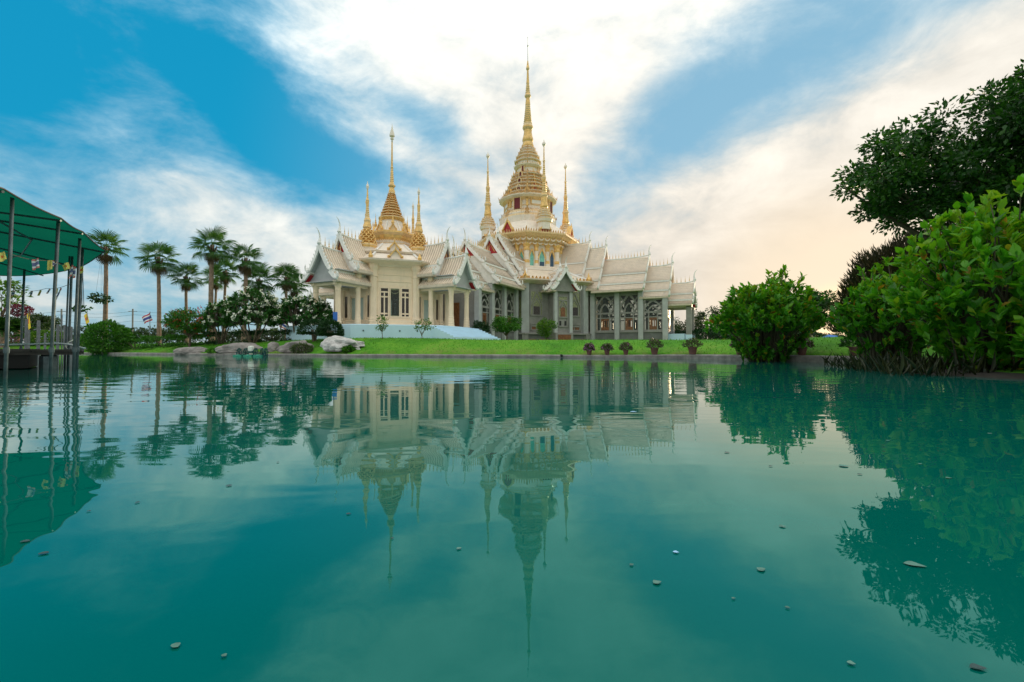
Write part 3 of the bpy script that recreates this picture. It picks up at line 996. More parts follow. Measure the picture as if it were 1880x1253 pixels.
# drum with columns and niches
octstack('drum', temple, [(5.15, 9.9, 0), (5.15, 13.3, 0)], [M['marble']])
octstack('drum_plinth', temple, [(5.75, 10.0, 0), (5.75, 10.3, 1), (5.6, 10.36, 0), (5.5, 10.5, 0), (5.2, 10.52, 0)], [M['marble'], M['goldcream']])
for k in range(8):
    a0, a1 = R(22.5 + 45 * k), R(22.5 + 45 * (k + 1))
    p, q = Vector((5.22 * cos(a0), 5.22 * sin(a0), 0)), Vector((5.22 * cos(a1), 5.22 * sin(a1), 0))
    am = (a0 + a1) / 2
    for t_, r_ in ((0.0, 0.36), (0.315, 0.25), (0.685, 0.25)):
        c = p.lerp(q, t_)
        MB().lathe([(r_ * 1.15, 10.3), (r_ * 1.15, 10.75), (r_ * 0.95, 10.8), (r_, 10.82), (r_ * 1.06, 11.0), (r_, 11.2), (r_ * 0.92, 11.22), (r_ * 0.9, 12.3), (r_ * 1.05, 12.32), (r_ * 1.15, 12.5), (r_, 12.75), (r_ * 1.3, 12.95), (r_ * 1.45, 13.1), (r_ * 1.45, 13.2)],
                   10, 0, c.x, c.y, [0, 0, 0, 1, 1, 0, 0, 0, 1, 1, 1, 1, 1]).build('drum_column', [M['marble'], M['gold']], temple)
    mx = Matrix.Rotation(am, 4, 'Z')
    ap = 5.15 * cos(R(22.5))
    for off, w, h, mt_ in ((0.0, 0.32, 2.0, M['turq']), (-1.32, 0.24, 1.9, M['turq']), (1.32, 0.24, 1.9, M['turq'] if k % 2 else M['navy'])):
        fr = MB(mx)
        zb = 10.55
        for sd_ in (1, -1):
            fr.box(ap, ap + 0.10, off + sd_ * w if sd_ > 0 else off - w - 0.09, off + w + 0.09 if sd_ > 0 else off - w, zb, zb + h * 0.62, 1)
            fr.bar((ap + 0.09, off + sd_ * (w + 0.16), zb + h * 0.50), (ap + 0.09, off, zb + h * 1.08), 0.16, 0.13)
            fr.bar((ap + 0.09, off + sd_ * (w + 0.13), zb + h * 0.42), (ap + 0.09, off + sd_ * (w + 0.18), zb + h * 0.60), 0.14, 0.12)
        win = fr.build('niche_window', [M['gold'], M['marble']], temple)
        MB(mx).add([(ap + 0.03, off - w, zb), (ap + 0.03, off + w, zb), (ap + 0.03, off + w, zb + h * 0.55), (ap + 0.03, off, zb + h * 0.95), (ap + 0.03, off - w, zb + h * 0.55)], [(0, 1, 2, 3, 4)]).build('pane', mt_, win)
        if off == 0.0:
            MB(mx).add([(ap + 0.05, off - w, zb), (ap + 0.05, off + w, zb), (ap + 0.05, off + w, zb + h * 0.26), (ap + 0.05, off - w, zb + h * 0.26)], [(0, 1, 2, 3)]).build('pane', M['navy'], win)
# frieze of swags under the cornice
b = MB()
for k in range(8):
    a0, a1 = R(22.5 + 45 * k), R(22.5 + 45 * (k + 1))
    for r_, z_, per, dp in ((6.05, 13.86, 6, 0.34), (5.62, 13.38, 6, 0.24)):
        p, q = Vector((r_ * cos(a0), r_ * sin(a0), z_)), Vector((r_ * cos(a1), r_ * sin(a1), z_))
        for j in range(per):
            A, B_ = p.lerp(q, j / per), p.lerp(q, (j + 1) / per)
            pts = [A.lerp(B_, t_ / 6) - Vector((0, 0, dp * sin(pi * t_ / 6))) for t_ in range(7)]
            b.tube([tuple(x) for x in pts], [0.04, 0.07, 0.09, 0.1, 0.09, 0.07, 0.04], 5)
            b.lathe([(0.03, A.z + 0.12), (0.10, A.z), (0.06, A.z - 0.2), (0.005, A.z - 0.42)], 6, 1, A.x, A.y)
stuff(b.build('swag_frieze', [M['marble'], M['gold']], temple))
octstack('cornice', temple, [(5.25, 13.15, 1), (5.5, 13.3, 0), (5.5, 13.55, 0), (5.6, 13.7, 0), (6.35, 14.15, 0), (6.7, 14.25, 0), (6.72, 14.42, 0), (6.4, 14.45, 0)], [M['goldcream'], M['gold']])
flame_row('cornice_crest', temple, 6.62, 14.42, 0.36, 16, M['goldcream'], 0.10)
octstack('dome_skirt', temple, [(6.5, 14.42, 0), (5.7, 15.05, 0), (4.9, 15.75, 0), (4.1, 16.3, 0), (3.6, 16.5, 0)], [M['marble']])
for k in range(8):
    dormer(temple, R(45 * k), 5.85, 14.5, 0.60, 1.45, 0.55)
    dormer(temple, R(45 * k + 22.5), 3.05, zt0(556), 0.34, 0.85, 0.4, 'goldcream')

px3 = 0.01486      # metres per pixel of the close view used for the tower
def zt(y):
    return at(970, 250 + y / 4.819, 59.3).z


mats3 = [M['marble'], M['gold'], M['goldcream']]
octstack('tower_base', temple, [(3.72, 16.2, 0), (3.78, zt(752), 2), (3.66, zt(735), 0), (3.68, zt(725), 0), (3.5, zt(715), 2), (3.42, zt(700), 0), (3.2, zt(690), 0)], mats3, 0.05)
body = octstack('tower_body', temple, [(3.1, zt(692), 0), (3.1, zt(662), 2), (3.18, zt(655), 0), (3.05, zt(648), 0), (3.02, zt(612), 2), (3.2, zt(602), 2), (3.45, zt(590), 0), (3.85, zt(578), 0), (3.86, zt(570), 2), (3.3, zt(562), 0), (2.95, zt(555), 0)], mats3, 0.05)
flame_row('tier_crest', body, 3.75, zt(571), 0.42, 12, M['goldcream'])
levels = [(552, 205, 518), (518, 190, 472), (472, 172, 438), (438, 160, 408), (408, 145, 378), (378, 138, 345)]
for y0, hw, y1 in levels:
    r_ = hw * px3 * 0.99
    za, zb = zt(y0), zt(y1)
    H_ = zb - za
    t_ = octstack('tower_tier', temple, [(r_ * 0.84, za - 0.05, 0), (r_ * 0.82, za + H_ * 0.36, 2), (r_ * 1.0, za + H_ * 0.44, 0), (r_ * 1.05, za + H_ * 0.55, 0), (r_ * 1.06, za + H_ * 0.68, 2), (r_ * 0.9, za + H_ * 0.8, 0), (r_ * 0.82, zb + 0.03, 0)], mats3, 0.09)
    flame_row('tier_crest', t_, r_ * 1.03, za + H_ * 0.66, 0.30, 8, M['goldcream'])
t_ = octstack('tower_tier', temple, [(1.62, zt(346), 0), (1.62, zt(336), 2), (1.48, zt(330), 0), (1.45, zt(292), 2), (1.55, zt(284), 0), (1.85, zt(272), 0), (1.88, zt(264), 2), (1.65, zt(256), 0), (1.6, zt(246), 0)], mats3, 0.05)
flame_row('tier_crest', t_, 1.82, zt(265), 0.2, 6, M['goldcream'])
for y0, hw, y1 in ((247, 118, 205), (205, 104, 165), (165, 84, 132), (132, 68, 96)):
    r_ = hw * px3
    za, zb = zt(y0), zt(y1)
    H_ = zb - za
    t_ = octstack('tower_tier', temple, [(r_ * 0.86, za - 0.03, 0), (r_ * 0.86, za + H_ * 0.35, 2), (r_ * 1.0, za + H_ * 0.5, 0), (r_ * 1.02, za + H_ * 0.68, 2), (r_ * 0.84, za + H_ * 0.82, 0), (r_ * 0.76, zb + 0.02, 0)], mats3, 0.09)
    flame_row('tier_crest', t_, r_ * 0.98, za + H_ * 0.66, 0.25, 6, M['goldcream'])
# panels on the faces between the niches
for k in range(8):
    mx = Matrix.Rotation(R(45 * k), 4, 'Z')
    rp = 3.02 * cos(R(22.5)) * 1.05
    if k % 2:
        b = MB(mx)
        b.box(rp - 0.1, rp + 0.09, -0.62, 0.62, zt(646), zt(614))
        b.box(rp - 0.1, rp + 0.14, -0.78, -0.64, zt(650), zt(610), 1)
        b.box(rp - 0.1, rp + 0.14, 0.64, 0.78, zt(650), zt(610), 1)
        b.box(rp - 0.1, rp + 0.135, -0.64, 0.64, zt(613), zt(609), 1)
        b.box(rp - 0.1, rp + 0.135, -0.64, 0.64, zt(651), zt(647), 1)
        b.build('tower_panel', [M['white'], M['gold']], temple)
        for yy, rr_, ww in ((500, 2.78, 0.30), (455, 2.52, 0.26), (424, 2.34, 0.24), (394, 2.12, 0.22), (362, 2.02, 0.2)):
            dormer(temple, R(45 * k), rr_ * 0.93, zt(yy + 12), ww, 0.55, 0.35, 'red')
flame_row('petal_row', temple, 3.74, zt(738), 0.30, 12, M['goldcream'])
flame_row('petal_row', temple, 3.46, zt(705), 0.28, 12, M['gold'])
flame_row('petal_row', body, 3.2, zt(600), 0.26, 12, M['gold'])
for k in range(8):
    a = R(22.5 + 45 * k)
    for rr_, ya, yb in ((3.10, 664, 606), (3.42, 748, 716)):
        MB(Matrix.Rotation(a, 4, 'Z')).box(rr_ - 0.18, rr_ + 0.05, -0.13, 0.13, zt(ya), zt(yb)).build('tower_pilaster', M['gold'], body)
# red niches on the four axial faces
for k in range(4):
    mx = Matrix.Rotation(R(90 * k), 4, 'Z')
    for r_, ya, yb, w in ((3.18, 690, 545, 0.42), (2.78, 517, 476, 0.22), (2.52, 450, 415, 0.18), (2.22, 388, 352, 0.15), (1.50, 326, 262, 0.13)):
        za, zb = zt(ya), zt(yb)
        h = zb - za
        b = MB(mx)
        for sd_ in (1, -1):
            b.box(r_ - 0.5, r_ + 0.14, sd_ * w if sd_ > 0 else -w - 0.10, w + 0.10 if sd_ > 0 else -w, za, za + h * 0.7)
            b.bar((r_ - 0.12, sd_ * (w + 0.12), za + h * 0.66), (r_ - 0.12, 0, za + h * 1.12), 0.55, 0.12)
        nich = b.build('niche', M['goldcream'], temple)
        MB(mx).add([(r_ + 0.06, -w, za), (r_ + 0.06, w, za), (r_ + 0.06, w, za + h * 0.7), (r_ + 0.06, 0, za + h * 1.02), (r_ + 0.06, -w, za + h * 0.7)], [(0, 1, 2, 3, 4)]).build('niche_panel', M['darkred'], nich)

px4 = 0.0126
def zs(y):
    return at(970, 60 + y / 5.695, 60).z


def lathe_part(name, rows, mats, n=20, root=temple, cx=0, cy=0):
    b = MB()
    b.lathe([(r, z) for r, z, _ in rows], n, 0, cx, cy, [m_ for _, _, m_ in rows[:-1]])
    return b.build(name, mats, root)


g2 = [M['gold'], M['goldcream'], M['marble']]
lathe_part('spire_collar', [(72 * px4, zs(1262), 2), (78 * px4, zs(1240), 1), (66 * px4, zs(1225), 2), (60 * px4, zs(1205), 0), (62 * px4, zs(1190), 0), (54 * px4, zs(1160), 1), (50 * px4, zs(1150), 0)], g2, 24)
rows = [(52 * px4, zs(1152), 0), (58 * px4, zs(1135), 0), (57 * px4, zs(1118), 0), (48 * px4, zs(1085), 0), (42 * px4, zs(1050), 0), (42 * px4, zs(1022), 0)]
lathe_part('bell', rows, g2, 24)
rr = [(44 * px4, zs(1025), 1), (56 * px4, zs(1004), 0), (55 * px4, zs(988), 1), (46 * px4, zs(965), 1)]
ys_ = [945, 925, 905, 885, 862, 840, 818, 795, 772]
for i, y in enumerate(ys_):
    r_ = 46 - 2.2 * i
    rr += [(r_ * px4, zs(y + 6), 0), (r_ * 0.82 * px4, zs(y - 3), 1)]
rr += [(27 * px4, zs(760), 0), (20 * px4, zs(690), 1), (33 * px4, zs(672), 1), (33 * px4, zs(660), 0), (24 * px4, zs(640), 1)]
for i, y in enumerate((625, 605, 585, 565, 548)):
    r_ = 26 - 2 * i
    rr += [(r_ * px4, zs(y + 5), 0), (r_ * 0.78 * px4, zs(y - 4), 1)]
rr += [(17 * px4, zs(535), 0), (13 * px4, zs(490), 0), (9 * px4, zs(400), 1), (18 * px4, zs(385), 1), (18 * px4, zs(375), 0), (11 * px4, zs(345), 0), (6 * px4, zs(300), 0)]
lathe_part('spire', rr, g2, 20)
lathe_part('needle', [(4 * px4, zs(302), 0), (3 * px4, zs(150), 0), (9 * px4, zs(145), 0), (9 * px4, zs(138), 0), (2.6 * px4, zs(132), 0), (1.5 * px4, zs(60), 0), (4 * px4, zs(55), 0), (1 * px4, zs(42), 0)], [M['alu']], 8)
MB().bar((1.5, 2.5, zt(690)), (1.5, 2.5, zt(690) + 2.6), 0.05, 0.05).build('antenna', M['steel'], temple)

# corner spires on the diagonals
rows = []
def rw(hw, y, m_=0):
    rows.append((hw * 0.01445, at(893, 250 + y / 4.819, 58.2).z, m_))


for a_ in ((56, 895, 2), (56, 838, 1), (66, 832, 2), (74, 812, 1), (74, 806, 2), (54, 803, 2), (52, 792, 1), (64, 786, 2), (66, 778, 2), (46, 775, 2), (44, 767, 1), (54, 762, 2), (55, 756, 2), (38, 753, 2), (36, 746, 1), (45, 742, 2), (46, 736, 2), (31, 733, 1), (30, 726, 1), (38, 722, 1), (36, 716, 1), (28, 713, 0), (34, 700, 0), (33, 692, 0), (27, 660, 0), (25, 622, 1), (31, 612, 1), (30, 600, 0), (23, 590, 1)):
    rw(*a_)
for i, y in enumerate((580, 565, 550, 535, 520, 505)):
    rw(24 - 1.2 * i, y + 4, 1)
    rw(19 - 1.2 * i, y - 4, 0)
for a_ in ((17, 470, 1), (19, 458, 0), (14, 448, 1)):
    rw(*a_)
for i, y in enumerate((438, 420, 402, 384, 366, 348)):
    rw(14 - 0.9 * i, y + 4, 1)
    rw(10.5 - 0.8 * i, y - 4, 0)
for a_ in ((8, 325, 1), (12, 318, 1), (6, 305, 0), (3.5, 205, 2), (6, 198, 2), (16, 182, 2), (14, 168, 2), (5, 155, 2), (1, 138, 2)):
    rw(*a_)
for k in range(4):
    a = R(45 + 90 * k)
    b = MB()
    b.lathe([(r_, z_) for r_, z_, _ in rows], 16, 0, 5.5 * cos(a), 5.5 * sin(a), [m_ for _, _, m_ in rows[:-1]])
    s_ = b.build('corner_spire', g2, temple)
    b = MB()
    for zc_, rr_ in ((at(893, 250 + 790 / 4.819, 58.2).z, 1.02), (at(893, 250 + 765 / 4.819, 58.2).z, 0.82), (at(893, 250 + 745 / 4.819, 58.2).z, 0.7)):
        for j in range(12):
            q = 2 * pi * j / 12
            b.lathe([(0.05, zc_), (0.07, zc_ + 0.08), (0.005, zc_ + 0.30)], 4, 0, 5.5 * cos(a) + rr_ * cos(q), 5.5 * sin(a) + rr_ * sin(q))
    stuff(b.build('spire_crest', M['goldcream'], s_))

# the four wings: stepped gables, glazed bays, porch
WINGS = ((0, 'full'), (-90, 'front'), (90, 'back'), (180, 'back'))
BAYS = ((9.6, 12.45, 6.75), (12.45, 15.1, 6.75), (15.1, 17.7, 6.0))
for ang, kind in WINGS:
    mx = Matrix.Rotation(R(ang), 4, 'Z')
    tiers = [(4.6, 8.35, 13.55, 3.4, 8.25), (7.7, 10.4, 12.8, 3.8, 7.35), (9.7, 15.5, 11.2, 3.9, 7.05), (15.0, 18.05, 10.0, 3.05, 6.2)]
    if kind == 'full':
        tiers.append((17.6, 20.4, 7.85, 2.35, 5.35))
    if kind == 'front':
        tiers[3] = (15.0, 17.55, 10.0, 3.05, 6.2)
    for i, (s0, s1, zr, hw, ze) in enumerate(tiers):
        lastt = i == len(tiers) - 1
        roof_tier(temple, mx, s0, s1, segs_of(zr, hw, ze), 'tile', M['ceil'] if (lastt and kind == 'full') else (M['red'] if not lastt else M['greylight']), crest=kind != 'back' or i > 1, teeth=True)
    # wing shell
    MB(mx).box(8.6, 17.75, -2.75, 2.75, GZ - 0.6, 2.3).build('wing_basement', M['greydark'], temple)
    MB(mx).box(8.7, 17.8, -2.85, 2.85, 2.3, 2.42).build('wing_sill', M['grey'], temple)
    MB(mx).box(17.5, 17.72, -2.7, 2.7, 2.42, 6.6).build('end_wall', M['grey'], temple)
    dw = MB(mx)
    dw.box(17.73, 17.8, -0.75, 0.75, 2.42, 4.9)
    door = dw.build('door', M['wood'], temple)
    for sd_ in (1, -1):
        y0 = 2.72 * sd_
        MB(mx).box(8.8, 15.2, min(y0, y0 - 0.2 * sd_), max(y0, y0 - 0.2 * sd_), 6.7, 7.3).box(15.22, 17.7, min(y0, y0 - 0.2 * sd_), max(y0, y0 - 0.2 * sd_), 5.95, 6.25).build('lintel_wall', M['grey'], temple)
        for s_, top in ((9.6, 7.2), (12.45, 7.0), (15.1, 7.0), (17.7, 6.15)):
            ya, yb = sorted((2.55 * sd_, 3.05 * sd_))
            MB(mx).box(s_ - 0.26, s_ + 0.26, ya, yb, GZ - 0.4, top).build('pilaster', M['greylight'], temple)
        if kind == 'back':
            MB(mx).box(9.0, 17.5, min(y0, y0 - 0.15 * sd_), max(y0, y0 - 0.15 * sd_), 2.42, 6.7).build('wing_wall', M['grey'], temple)
            continue
        for bi, (b0, b1, top) in enumerate(BAYS):
            c0, c1 = b0 + 0.27, b1 - 0.27
            cm, w = (c0 + c1) / 2, c1 - c0
            y = 2.70 * sd_
            fr = MB(mx)
            def hb(s0, s1, z, th=0.14):
                fr.box(s0, s1, y - 0.09, y + 0.09, z - th / 2, z + th / 2)
            def vb(s_, z0, z1, th=0.13):
                fr.box(s_ - th / 2, s_ + th / 2, y - 0.085, y + 0.085, z0, z1)
            hb(c0, c1, 2.50, 0.16)
            hb(c0, c1, 4.52, 0.20)
            hb(c0, c1, 3.98, 0.10)
            hb(c0, c1, top, 0.5 if bi < 2 else 0.35)
            fr.box(c0, c1, y - 0.08, y + 0.08, top + 0.2, top + (0.5 if bi < 2 else 0.3))
            q = w * 0.27
            for s_ in (c0 + q, c1 - q):
                vb(s_, 2.58, 4.42)
            for s_ in (c0 + 0.06, c1 - 0.06):
                vb(s_, 2.58, top - 0.2)
            # pointed arches and lattice
            zt_ = top - 0.2
            zb_ = 4.62
            for hw_, peak in ((w * 0.48, zt_), (w * 0.25, zb_ + (zt_ - zb_) * 0.52)):
                for s2 in (1, -1):
                    pp = [(cm + s2 * hw_, zb_), (cm + s2 * hw_ * 0.86, zb_ + (peak - zb_) * 0.40), (cm + s2 * hw_ * 0.45, zb_ + (peak - zb_) * 0.76), (cm, peak)]
                    for A, B_ in zip(pp[:-1], pp[1:]):
                        fr.bar((A[0], y, A[1]), (B_[0], y, B_[1]), 0.15, 0.13, (0, 1, 0))
            for s2 in (1, -1):
                fr.bar((cm + s2 * w * 0.10, y, zt_), (cm + s2 * w * 0.49, y, zb_ + (zt_ - zb_) * 0.35), 0.12, 0.10, (0, 1, 0))
                fr.bar((cm + s2 * w * 0.49, y, zt_ - 0.1), (cm + s2 * w * 0.22, y, zb_ + (zt_ - zb_) * 0.50), 0.12, 0.10, (0, 1, 0))
                fr.bar((cm + s2 * w * 0.49, y, zb_ + (zt_ - zb_) * 0.35), (cm + s2 * w * 0.26, y, zb_), 0.12, 0.10, (0, 1, 0))
            win = fr.build('window', M['grey'], temple)
            def pane(s0, s1, z0, z1, mt_, nm='pane', dy=0.0):
                MB(mx).add([(s0, y + dy, z0), (s1, y + dy, z0), (s1, y + dy, z1), (s0, y + dy, z1)], [(0, 1, 2, 3)]).build(nm, mt_, win)
            pane(c0, c1, 4.6, zt_, M['paneclear'])
            pane(c0, c0 + q, 2.58, 4.45, M['paneclear'])
            pane(c1 - q, c1, 2.58, 4.45, M['paneclear'])
            pane(c0 + q, c1 - q, 4.0, 4.45, M['paneclear'])
            d_ = MB(mx)
            dw_ = c1 - q - (c0 + q)
            for i in range(4):
                s_ = c0 + q + 0.1 + (dw_ - 0.2) * i / 3
                d_.box(s_ - 0.05, s_ + 0.05, y - 0.05, y + 0.05, 2.58, 3.93)
            d_.box(c0 + q + 0.05, c1 - q - 0.05, y - 0.045, y + 0.045, 2.58, 2.95)
            d_.box(c0 + q + 0.05, c1 - q - 0.05, y - 0.045, y + 0.045, 3.72, 3.93)
            d_.box(c0 + q + 0.18, c0 + q + dw_ * 0.36, y - 0.02, y + 0.02, 2.9, 3.8)
            d_.build('casement', M['wood'], win)
            # basement vents
            yv = 2.76 * sd_
            for (sa, sb, mt_, nm) in ((c0 + 0.1, c0 + 0.5, M['dark'], 'vent'), (cm - 0.45, cm + 0.45, M['brownpanel'], 'vent'), (c1 - 0.5, c1 - 0.1, M['dark'], 'vent')):
                vb_ = MB(mx)
                vb_.box(sa, sb, min(yv, yv - 0.02), max(yv, yv + 0.0), 1.02, 1.42)
                vb_.build(nm, mt_, temple)
    if kind == 'full':
        for sd_ in (1, -1):
            ya, yb = sorted((1.38 * sd_, 1.98 * sd_))
            pr = MB(mx)
            pr.box(19.75, 20.3, ya, yb, GZ, 5.2)
            pc = pr.build('porch_column', M['grey'], temple)
            MB(mx).box(19.72, 20.33, min(ya, yb) - 0.03, max(ya, yb) + 0.03, GZ - 0.3, 2.0).build('column_base', M['blueplinth'], pc)
            MB(mx).box(17.7, 20.35, ya, yb, 5.0, 5.22).build('porch_beam', M['trim'], temple)
        MB(mx).box(17.7, 19.6, -2.2, 2.2, GZ - 0.4, 2.1).build('porch_floor', M['blueplinth'], temple)
        st = MB(mx)
        for i in range(7):
            st.box(18.0 + i * 0.32, 18.0 + (i + 1) * 0.32, 2.2, 3.0, GZ - 0.4, 2.1 - 0.16 * (i + 1) + 0.1)
        st.build('porch_steps', M['blueplinth'], temple)
        MB(mx).box(17.72, 20.2, -1.9, 1.9, 5.22, 5.3).build('porch_ceiling', M['ceil'], temple)

# diagonal porches on the hall with the tall niche window
for k in range(4):
    a = R(-45 + 90 * k)
    mx = Matrix.Rotation(a, 4, 'Z')
    roof_tier(temple, mx, 6.6, 10.0, [(0, 9.25, 0.95, 7.95), (0.95, 7.82, 1.75, 6.95)], 'tile', None, crest=False)
    roof_tier(temple, mx, 9.4, 11.5, [(0, 8.95, 0.85, 7.75), (0.85, 7.62, 1.5, 6.85)], 'tile', M['grey'], crest=False)
    MB(mx).box(8.4, 10.75, -0.9, 0.9, 2.2, 7.2).build('porch_wall', M['grey'], temple)
    MB(mx).box(8.4, 11.2, -1.05, 1.05, GZ - 0.4, 2.2).build('porch_base', M['grey'], temple)
    for sd_ in (1, -1):
        ya, yb = sorted((0.72 * sd_, 1.08 * sd_))
        MB(mx).box(10.6, 11.0, ya, yb, 2.2, 7.0).build('pilaster', M['greylight'], temple)
    w = MB(mx)
    for z_ in (2.9, 3.9, 5.75, 6.2):
        w.box(10.76, 10.86, -0.55, 0.55, z_ - 0.06, z_ + 0.06)
    for y in (-0.55, 0.55):
        w.box(10.76, 10.86, y - 0.06, y + 0.06, 2.9, 6.2)
    for sd_ in (1, -1):
        w.bar((10.81, sd_ * 0.5, 4.9), (10.81, 0, 5.7), 0.1, 0.1)
        w.bar((10.81, sd_ * 0.25, 4.9), (10.81, 0, 5.35), 0.08, 0.08)
    win = w.build('window', M['grey'], temple)
    MB(mx).box(10.75, 10.78, -0.5, 0.5, 3.95, 5.7).build('pane', M['panegold'], win)
    MB(mx).box(10.75, 10.78, -0.5, 0.5, 5.8, 6.15).build('pane', M['panegold'], win)
    MB(mx).box(10.78, 10.82, -0.28, 0.28, 3.96, 5.0).build('casement', M['wood'], win)
    for y in (-0.3, 0.3):
        MB(mx).box(10.75, 10.78, y - 0.1, y + 0.1, 3.0, 3.5).build('slit_window', M['dark'], win)
    bd = MB(mx)
    for i in range(6):
        bd.box(11.2, 11.26, -0.78 + i * 0.26, -0.54 + i * 0.26, GZ - 0.2, 2.0)
    bd.build('basement_door', M['wood'], temple)
    # windows and panels of the hall wall on both sides
    ap = 9.6 * cos(R(22.5))
    for off in (-2.35, 2.35):
        w = MB(mx)
        for z_ in (4.2, 3.25, 3.0, 2.55):
            w.box(ap, ap + 0.10, off - 0.75, off + 0.75, z_ - 0.07, z_ + 0.07)
        for s2 in (1, -1):
            w.box(ap, ap + 0.10, off + s2 * 0.72 - 0.07, off + s2 * 0.72 + 0.07, 4.2, 6.9)
            w.bar((ap + 0.05, off + s2 * 0.72, 5.3), (ap + 0.05, off, 6.9), 0.13, 0.13)
            w.bar((ap + 0.05, off + s2 * 0.45, 4.2), (ap + 0.05, off + s2 * 0.45, 5.4), 0.11, 0.11, (0, 1, 0))
            w.bar((ap + 0.05, off + s2 * 0.45, 5.4), (ap + 0.05, off, 6.1), 0.1, 0.1)
            w.box(ap, ap + 0.1, off + s2 * 0.66 - 0.06, off + s2 * 0.66 + 0.06, 2.5, 3.2)
        win = w.build('window', M['grey'], temple)
        MB(mx).box(ap, ap + 0.03, off - 0.68, off + 0.68, 4.25, 6.85).build('pane', M['panegold'], win)
        MB(mx).box(ap + 0.03, ap + 0.045, off - 0.42, off + 0.42, 4.27, 5.2).build('pane', M['panedark'], win)
        MB(mx).add([(ap + 0.05, off, 5.2), (ap + 0.05, off + 0.22, 5.55), (ap + 0.05, off, 6.0), (ap + 0.05, off - 0.22, 5.55)], [(0, 1, 2, 3)]).build('pane', M['panegold'], win)
        for s2 in (-0.33, 0.33):
            MB(mx).box(ap, ap + 0.04, off + s2 - 0.24, off + s2 + 0.24, 2.6, 3.0).build('casement', M['wood'], win)
        apb = 9.95 * cos(R(22.5))
        for s2 in (-0.75, 0.75):
            MB(mx).box(apb - 0.02, apb + 0.03, off + s2 - 0.6, off + s2 + 0.6, 1.0, 1.55).build('wall_panel', M['brownpanel'], temple)
# side windows on the narrow strips beside the wings
for k in range(4):
    mx = Matrix.Rotation(R(90 * k), 4, 'Z')
    ap = 9.6 * cos(R(22.5))
    for sd_ in (1, -1):
        MB(mx).box(ap, ap + 0.04, min(sd_ * 2.95, sd_ * 3.35), max(sd_ * 2.95, sd_ * 3.35), 3.4, 6.2).build('slit_window', M['panegold'], temple)

lamp = thing('wall_lamp', 'small lit globe lamp on the porch wall at the far right end of the temple', 'lamp', (0, 0, 0))
lp = Matrix.Translation((TX, TY, 0)) @ Matrix.Rotation(CAM_ROT, 4, 'Z') @ Vector((18.0, -1.9, 4.05))
lamp.location = lp
em = bpy.data.materials.new('lit lamp globe')
em.use_nodes = True
em.node_tree.nodes['Principled BSDF'].inputs['Emission Color'].default_value = (1, 0.62, 0.25, 1)
em.node_tree.nodes['Principled BSDF'].inputs['Emission Strength'].default_value = 3.0
MB().lathe([(0.02, -0.16), (0.10, -0.10), (0.13, 0.0), (0.10, 0.11), (0.02, 0.16)], 12).build('globe', em, lamp, True)
MB().bar((-0.3, 0, 0.2), (0.0, 0, 0.2), 0.04, 0.04).bar((0, 0, 0.21), (0, 0, 0.14), 0.04, 0.04).build('bracket', M['steel'], lamp)

# ================================================================== octagonal pavilion in front
PX, PY = -11.15, 42.0
pav = thing('octagonal_pavilion', 'cream octagonal pavilion with gabled porches and golden spires on a pale blue plinth', 'pavilion', (PX, PY, 0), CAM_ROT)
FZ = 2.3
b = MB()
b.loft([oct_ring(9.0, 0.4), oct_ring(9.0, FZ - 0.06), oct_ring(8.6, FZ)])
plinth = b.build('plinth', M['blueplinth'], pav)
st = MB(Matrix.Rotation(R(-11), 4, 'Z'))
for i in range(8):
    st.box(8.2 + 0.33 * i, 8.2 + 0.33 * (i + 1), -2.6, 2.6, 0.3, FZ - 0.12 * (i + 1))
st.build('plinth_steps', M['blueplinth'], pav)
tr = MB(Matrix.Rotation(R(-45), 4, 'Z'))
for i in range(5):
    tr.box(8.31, 8.36, -2.6 + i * 1.3, -2.5 + i * 1.3, 1.75, 1.86)
tr.build('plinth_drain', M['steel'], plinth)

